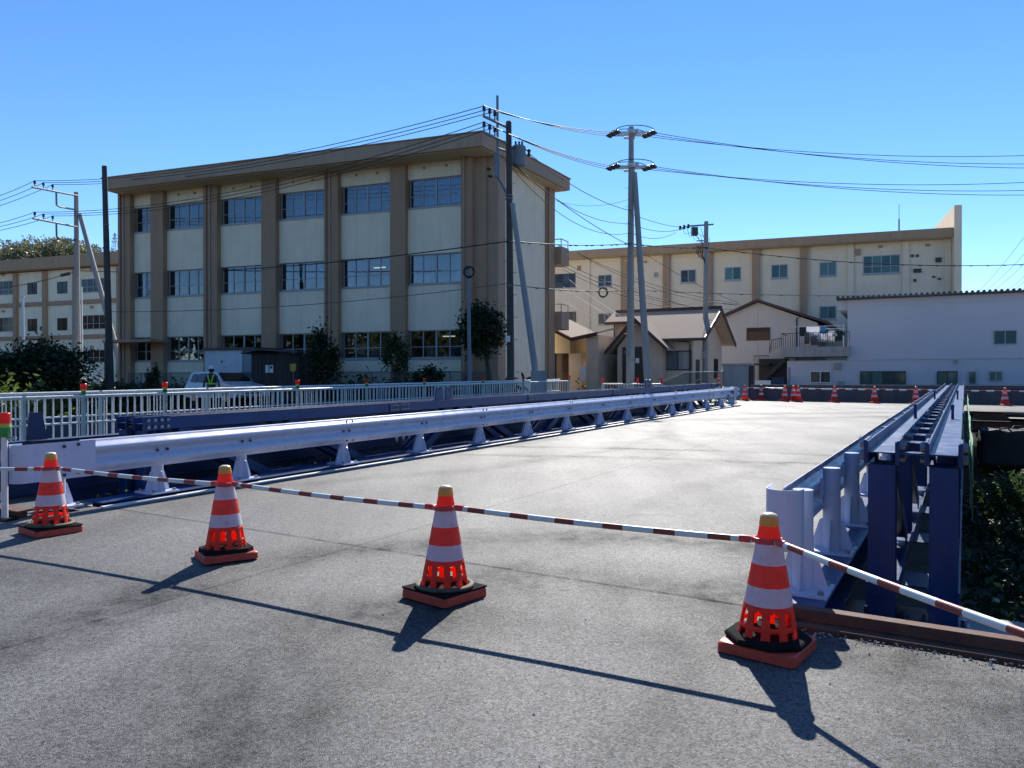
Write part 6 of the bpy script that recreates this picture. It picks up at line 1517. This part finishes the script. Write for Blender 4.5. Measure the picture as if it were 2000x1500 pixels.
wire('thick telephone cable from the left bracket pole out of the photo', tc_, P3(143, 532, YD), P3(-100, 568, 42), 0.3, 0.026)
tag(MB().tube([P3(118, 539, YD - 0.9), P3(121, 538, YD - 0.9), P3(136, 534.5, YD - 0.9), P3(139, 533.5, YD - 0.9)], [0.03, 0.10, 0.10, 0.03], 10).build('cable_closure', M['insulator']), 'dark sausage shaped cable closure on the cable left of the bracket pole', 'cable closure')
wire('telephone cable with a spiral hanger from the dark pole to the tall pole', tc_, ta_, P3(1231, 476, YB - 0.2), 0.12, 0.022, clamps=14)
wire('telephone cable with a spiral hanger from the tall pole to the shorter pole', tc_, P3(1233, 476, YB - 0.2), P3(1378, 484, YC - 0.2), 0.08, 0.022, clamps=10)
wire('telephone cable from the shorter pole out of the photo on the right', tc_, P3(1380, 484, YC - 0.2), P3(2120, 510, 47), 0.6, 0.024, clamps=26)
wire('thin pale cable crossing the lower school front from the dark pole to the left', tc_, P3(996, 553, YA), P3(215, 609, YE), 0.3, 0.014, 'wire_grey')
wire('thin pale cable from the dark pole to the tall pole at half height', tc_, P3(999, 556, YA), P3(1231, 566, YB), 0.15, 0.018, 'wire_grey', clamps=12)
wire('thin pale cable from the tall pole across the back wing to the right', tc_, P3(1234, 566, YB), P3(2000, 569, 50), 0.3, 0.018, 'wire_grey', clamps=24)
wire('wire from the dark transformer down past the tall pole to the shorter pole', 'service wires', P3(1033, 300, YA + 0.4), P3(1232, 412, YB - 0.2), 0.35, 0.017)
wire('wire from the tall pole to the arm of the shorter pole, upper', 'service wires', P3(1233, 418, YB - 0.2), P3(1327, 444, YC), 0.1, 0.015)
wire('wire from the dark pole to the tall pole below the transformer wire', 'service wires', P3(1002, 318, YA), P3(1231, 436, YB - 0.2), 0.7, 0.015)
wire('wire from the tall pole to the arm of the shorter pole, lower', 'service wires', P3(1233, 438, YB - 0.2), P3(1334, 447, YC), 0.25, 0.015)
wire('sagging wire from the dark pole to the tall pole, lowest of the service wires', 'service wires', P3(1001, 330, YA), P3(1231, 455, YB - 0.2), 0.9, 0.015)
wire('wire from the tall pole to the drip loop of the shorter pole', 'service wires', P3(1233, 456, YB - 0.2), P3(1320, 454, YC), 0.3, 0.015)
wire('straight wire running steeply down from the dark pole to the tall pole', 'service wires', P3(1003, 322, YA), P3(1231, 480, YB - 0.2), 0.25, 0.017)
wire('thin grey wire from the school eave to the tall pole', 'service wires', P3(1078, 390, 42), P3(1231, 389, YB), 0.35, 0.010, 'wire_grey')
wire('wire from the tall pole over the brown house to the gable house', 'service wires', P3(1233, 478, YB), P3(1443, 592, 52), 0.25, 0.015)
for i, (y0, x1, y1, sg_) in enumerate(((504, 1445, 594, 0.55), (497, 1440, 596, 0.75), (520, 1430, 604, 0.75), (512, 1400, 607, 0.5), (526, 1395, 610, 0.7))):
    wire(('uppermost', 'second', 'third', 'fourth', 'lowest')[i] + ' of five drop wires from the back wing roof to the house roofs', 'drop wires to the houses', P3(1100 + (28 if i < 2 else 0), y0 if i > 1 else 494, 60), P3(x1, y1, 50), sg_, 0.022)
for i, (x0, y0, x1, y1) in enumerate(((1100, 560, 1190, 617), (1110, 545, 1212, 617), (1105, 590, 1168, 622))): wire(('left', 'upper', 'lower')[i] + ' thin wire slanting from the back wing to the annex roof', 'drop wires to the annex', P3(x0, y0, 58), P3(x1, y1, 45), 0.1, 0.014, 'wire_grey')
for i, (x0, y0, x1, y1) in enumerate(((1912, 568, 2030, 420), (1925, 568, 2030, 460), (1938, 568, 2030, 480), (1965, 568, 2030, 503), (1975, 568, 2030, 515))): wire(('first', 'second', 'third', 'fourth', 'fifth')[i] + ' from left of the thin wires rising at the right edge behind the white roof', 'thin wires at the right edge', P3(x0, y0, 75), P3(x1, y1, 70), 0.3, 0.018, 'wire_grey')

# ------------------------------------------------------------------ plants
def leaves_mesh(name, pts_, sizes, m, seed=0, parent=None, up=0.0):
    rs_ = np.random.RandomState(seed); n = len(pts_)
    P = np.asarray(pts_, float); Sz = np.asarray(sizes, float)[:, None]
    a = rs_.normal(size=(n, 3)); a[:, 2] *= 0.7; a /= np.linalg.norm(a, axis=1)[:, None]
    b_ = rs_.normal(size=(n, 3)); b_ -= a * (a * b_).sum(1)[:, None]; b_ /= np.linalg.norm(b_, axis=1)[:, None]
    nn = np.cross(a, b_)
    o3 = np.zeros(3)
    p = parent
    while p is not None: o3 = o3 + np.array(p.location); p = p.parent
    P = P - o3
    v = np.stack([P - a * Sz, P + b_ * Sz * 0.42 + nn * Sz * 0.12, P + a * Sz, P - b_ * Sz * 0.42 + nn * Sz * 0.12], 1).reshape(-1, 3)
    me = bpy.data.meshes.new(name); me.vertices.add(4 * n); me.vertices.foreach_set('co', v.ravel())
    me.loops.add(4 * n); me.loops.foreach_set('vertex_index', np.arange(4 * n)); me.polygons.add(n); me.polygons.foreach_set('loop_start', np.arange(0, 4 * n, 4))
    me.materials.append(m); me.update(calc_edges=True); me.validate()
    o = bpy.data.objects.new(name, me); COL.objects.link(o)
    if parent is not None: o.parent = parent
    return o
def crown_pts(c, rad, n, clumps, seed, spread=0.28, shell=0.55):
    rs_ = np.random.RandomState(seed); c = np.array(c); rad = np.array(rad)
    d = rs_.normal(size=(clumps, 3)); d /= np.linalg.norm(d, axis=1)[:, None]
    cc_ = d * (shell + (1 - shell) * rs_.rand(clumps, 1)) * rad
    k = rs_.randint(0, clumps, n); w = 0.6 + 0.8 * rs_.rand(clumps)
    return c + cc_[k] + rs_.normal(size=(n, 3)) * spread * rad * w[k][:, None]
def tree(name, label, cat, base, c, rad, n, clumps, leaf, m, seed, trunk_r=0.08, limbs=5, spread=0.26, group=None, name_c='crown'):
    root = thing(name, label, cat, base, group)
    pts_ = crown_pts(c, rad, n, clumps, seed, spread); pts_ = pts_[pts_[:, 2] > base[2] + 0.02]
    rs_ = np.random.RandomState(seed + 1)
    leaves_mesh(name_c, pts_, leaf * (0.6 + 0.8 * rs_.rand(len(pts_))), m, seed, root)
    mb = MB(); b_ = Vector(base); cv = Vector(c); mb.tube([b_, b_ + (cv - b_) * 0.5 + Vector((0.04, 0, 0)), cv], [trunk_r, trunk_r * 0.75, trunk_r * 0.35], 9)
    for i in range(limbs):
        a = 2 * math.pi * i / limbs + seed; f = 0.45 + 0.4 * rs_.rand(); s_ = b_ + (cv - b_) * f
        e = cv + Vector((rad[0] * 0.7 * math.cos(a), rad[1] * 0.7 * math.sin(a), rad[2] * (rs_.rand() - 0.25)))
        mb.tube([s_, (s_ + e) / 2 + Vector((0, 0, 0.06 * rad[2])), e], [trunk_r * 0.5, trunk_r * 0.3, trunk_r * 0.12], 6)
    mb.build('trunk', M['bark'], root); return root
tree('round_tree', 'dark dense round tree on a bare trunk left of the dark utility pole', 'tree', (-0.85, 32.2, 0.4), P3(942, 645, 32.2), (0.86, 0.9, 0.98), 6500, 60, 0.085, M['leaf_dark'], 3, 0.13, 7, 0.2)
tree('slim_shrub', 'tall dark slim shrub against the school pilaster right of the shed', 'shrub', (-8.3, 33.0, 0.35), P3(630, 703, 33.0), (0.62, 0.6, 1.15), 2600, 34, 0.085, M['leaf_dark'], 5, 0.06, 5, 0.24)
tree('vase_shrub', 'mid green shrub widening upwards against the school between two windows', 'shrub', (-5.0, 33.0, 0.35), P3(773, 690, 33.0), (0.55, 0.5, 0.75), 1800, 24, 0.075, M['leaf_mid'], 8, 0.05, 6, 0.22)
tree('low_shrub', 'low dark rounded shrub under the right school window', 'shrub', (-3.6, 33.0, 0.35), P3(838, 738, 33.0), (0.78, 0.5, 0.45), 1500, 22, 0.075, M['leaf_dark'], 9, 0.05, 4, 0.25)
tree('conical_shrub', 'small dark leaning conical shrub by the school entrance', 'shrub', (-14.9, 32.5, 0.3), P3(299, 738, 32.5), (0.22, 0.22, 0.55), 700, 12, 0.07, M['leaf_dark'], 19, 0.04, 3, 0.3)
bush_c = P3(85, 712, 33.0)
tree('broad_tree', 'broad dark leafy tree in front of the far left school block', 'tree', (bush_c.x, 33.0, -0.6), bush_c + Vector((0, 0, -0.35)), (2.0, 1.4, 1.25), 9000, 80, 0.11, M['leaf_dark'], 11, 0.12, 8, 0.17)
tree('broad_tree', 'dark leafy tree at the left edge of the photo beside the broad dark tree', 'tree', (-22.6, 32.0, -0.8), (-22.6, 32.0, 1.55), (1.5, 1.2, 1.15), 5000, 50, 0.11, M['leaf_dark'], 12, 0.1, 6, 0.2)
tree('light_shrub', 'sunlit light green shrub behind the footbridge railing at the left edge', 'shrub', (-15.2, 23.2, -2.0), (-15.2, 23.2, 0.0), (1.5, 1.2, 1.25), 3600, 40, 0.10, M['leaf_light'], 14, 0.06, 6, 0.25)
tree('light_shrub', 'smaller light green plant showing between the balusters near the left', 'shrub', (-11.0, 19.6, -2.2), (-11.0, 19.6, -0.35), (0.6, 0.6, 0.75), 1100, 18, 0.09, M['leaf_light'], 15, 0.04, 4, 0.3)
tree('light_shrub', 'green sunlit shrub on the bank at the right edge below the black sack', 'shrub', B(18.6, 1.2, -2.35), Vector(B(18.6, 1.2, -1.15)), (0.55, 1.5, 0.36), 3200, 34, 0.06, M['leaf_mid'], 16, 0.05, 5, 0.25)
def scatter(name, s0, s1, n0, n1, cnt, leaf, m, seed, hmax, clump=1.0, zoff=0.0):
    rs_ = np.random.RandomState(seed); pts_ = []; sz = []
    nc = max(1, cnt // 45)
    for i in range(nc):
        s_, n_ = rs_.uniform(s0, s1), rs_.uniform(n0, n1)
        z0 = terrain_z(s_, n_); h = hmax * (0.35 + 0.65 * rs_.rand()); X, Y, _ = B(s_, n_, 0); r_ = clump * (0.4 + 0.6 * rs_.rand())
        q_ = rs_.normal(size=(45, 3)) * np.array([r_ * 0.4, r_ * 0.4, h * 0.32]) + np.array([X, Y, z0 + h * 0.45 + zoff]); q_[:, 2] = np.maximum(q_[:, 2], z0 + 0.02)
        pts_.append(q_); sz.append(leaf * (0.5 + rs_.rand(45)))
    return kind(leaves_mesh(name, np.concatenate(pts_), np.concatenate(sz), m, seed), 'stuff')
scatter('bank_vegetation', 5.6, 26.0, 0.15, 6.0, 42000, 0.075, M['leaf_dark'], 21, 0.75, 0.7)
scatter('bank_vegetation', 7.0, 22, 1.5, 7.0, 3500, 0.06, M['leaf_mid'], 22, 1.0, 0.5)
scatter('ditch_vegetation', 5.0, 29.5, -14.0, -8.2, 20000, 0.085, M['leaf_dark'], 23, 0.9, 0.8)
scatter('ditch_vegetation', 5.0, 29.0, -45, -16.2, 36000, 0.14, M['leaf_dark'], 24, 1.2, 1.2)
scatter('far_bank_vegetation', 21.5, 27.4, -42, -14.2, 24000, 0.13, M['leaf_dark'], 25, 0.8, 1.1)
scatter('far_bank_vegetation', 12, 22, -34, -17, 6000, 0.12, M['leaf_mid'], 26, 1.3, 1.0)
# weeds just beyond the deck edge, catching the sun
rs_ = np.random.RandomState(31); wp = []
for (s_, n_, k, w) in ((5.2, -8.3, 90, 0.35), (6.0, -8.75, 170, 0.2), (6.9, -8.7, 60, 0.25), (8.4, -8.72, 80, 0.4), (10.0, -8.72, 60, 0.4), (13.5, -8.7, 60, 0.4)):
    d = rs_.normal(size=(k, 3)) * np.array([w, 0.05, 0.035])
    wp += [B(s_ + a, n_ + b_, -0.07 + abs(c) * 1.2) for a, b_, c in d]
wp = np.array(wp); kind(leaves_mesh('weeds', wp, 0.024 * (0.5 + rs_.rand(len(wp))), M['leaf_light'], 32), 'stuff')
# grey gravel slope at the far bank right
sheet('gravel_bank', M['yard'], 29.0, 29.88, 1.2, 14, -0.16, 0.4)

# ------------------------------------------------------------------ wooded hill and pylon far away
def hill_z(X, Y):
    e = math.exp(-((X + 262) / 95) ** 4) * math.exp(-((Y - 390) / 95) ** 2)
    return 64 * e + 8 * e * mnoise.noise(Vector((X * 0.018, Y * 0.018, 0.3))) - 0.6
mb = MB(); gx = np.linspace(-480, -60, 56); gy = np.linspace(220, 600, 40)
mb.add([(x, y, hill_z(x, y)) for y in gy for x in gx], [(j * 56 + i, j * 56 + i + 1, (j + 1) * 56 + i + 1, (j + 1) * 56 + i) for j in range(39) for i in range(55)], 0, True)
kind(mb.build('hill', M['hill_green']), 'structure')
rs_ = np.random.RandomState(41); hp = []; hs_ = []
for i in range(1250):
    x = rs_.uniform(-345, -130); y = rs_.uniform(300, 420); z = hill_z(x, y)
    if z < 12: continue
    r_ = rs_.uniform(2.6, 5.6); q_ = rs_.normal(size=(130, 3)); q_ /= np.linalg.norm(q_, axis=1)[:, None]
    hp.append(q_ * r_ * (0.75 + 0.3 * rs_.rand(130, 1)) * np.array([1, 1, rs_.uniform(0.9, 1.5)]) + np.array([x, y, z + r_ * 0.8])); hs_.append(np.full(130, 0.8) * (0.6 + 0.7 * rs_.rand(130)))
kind(leaves_mesh('hill_forest', np.concatenate(hp), np.concatenate(hs_), M['leaf_hill'], 42), 'stuff')
py_ = thing('pylon', 'tiny pale lattice pylon on the hill left of the school eave', 'pylon', P3(225, 500, 430))
mb = MB(); pb_, pt_ = P3(225, 500, 430), P3(225, 455, 430); hgt = pt_.z - pb_.z
for sx_ in (-1, 1):
    for sy_ in (-1, 1): mb.tube([pb_ + Vector((sx_ * 1.7, sy_ * 1.7, 0)), pt_ + Vector((sx_ * 0.15, sy_ * 0.15, 0))], 0.16, 4)
for k in range(6):
    f0, f1 = k / 6, (k + 1) / 6; w0, w1 = 1.7 * (1 - f0) + 0.15 * f0, 1.7 * (1 - f1) + 0.15 * f1
    mb.tube([pb_ + Vector((-w0, -w0, hgt * f0)), pb_ + Vector((w1, -w1, hgt * f1))], 0.11, 4); mb.tube([pb_ + Vector((w0, -w0, hgt * f0)), pb_ + Vector((-w1, -w1, hgt * f1))], 0.11, 4)
mb.build('lattice_tower', M['galv'], py_)
for f, w in ((0.62, 2.3), (0.76, 2.0), (0.9, 1.5)): MB().tube([pb_ + Vector((-w, 0, hgt * f)), pb_ + Vector((w, 0, hgt * f))], 0.16, 4).build('crossarm', M['galv'], py_)

# unseen woods, added around the camera to darken the sky reflected in windows
rs_ = np.random.RandomState(51); hp = []
spots = [(-150 + 4.3 * i, -62) for i in range(70)] + [(-150, -60 + 4.5 * i) for i in range(36)] + [(140, -60 + 4.5 * i) for i in range(28)]
for (x, y) in spots:
    x += rs_.uniform(-3, 3); y += rs_.uniform(-6, 6); r_ = rs_.uniform(3.8, 5.8)
    for zc in (3.5, 9.5, 15.5 * rs_.uniform(0.75, 1)):
        q_ = rs_.normal(size=(110, 3)); q_ /= np.linalg.norm(q_, axis=1)[:, None]; hp.append(q_ * r_ * (0.7 + 0.35 * rs_.rand(110, 1)) * np.array([1, 1, 1.2]) + np.array([x, y, zc]))
hp = np.concatenate(hp); hp = hp[hp[:, 2] > 0]; kind(leaves_mesh('added_woods', hp, np.full(len(hp), 1.3) * (0.6 + 0.7 * rs_.rand(len(hp))), M['leaf_tree'], 52), 'stuff')
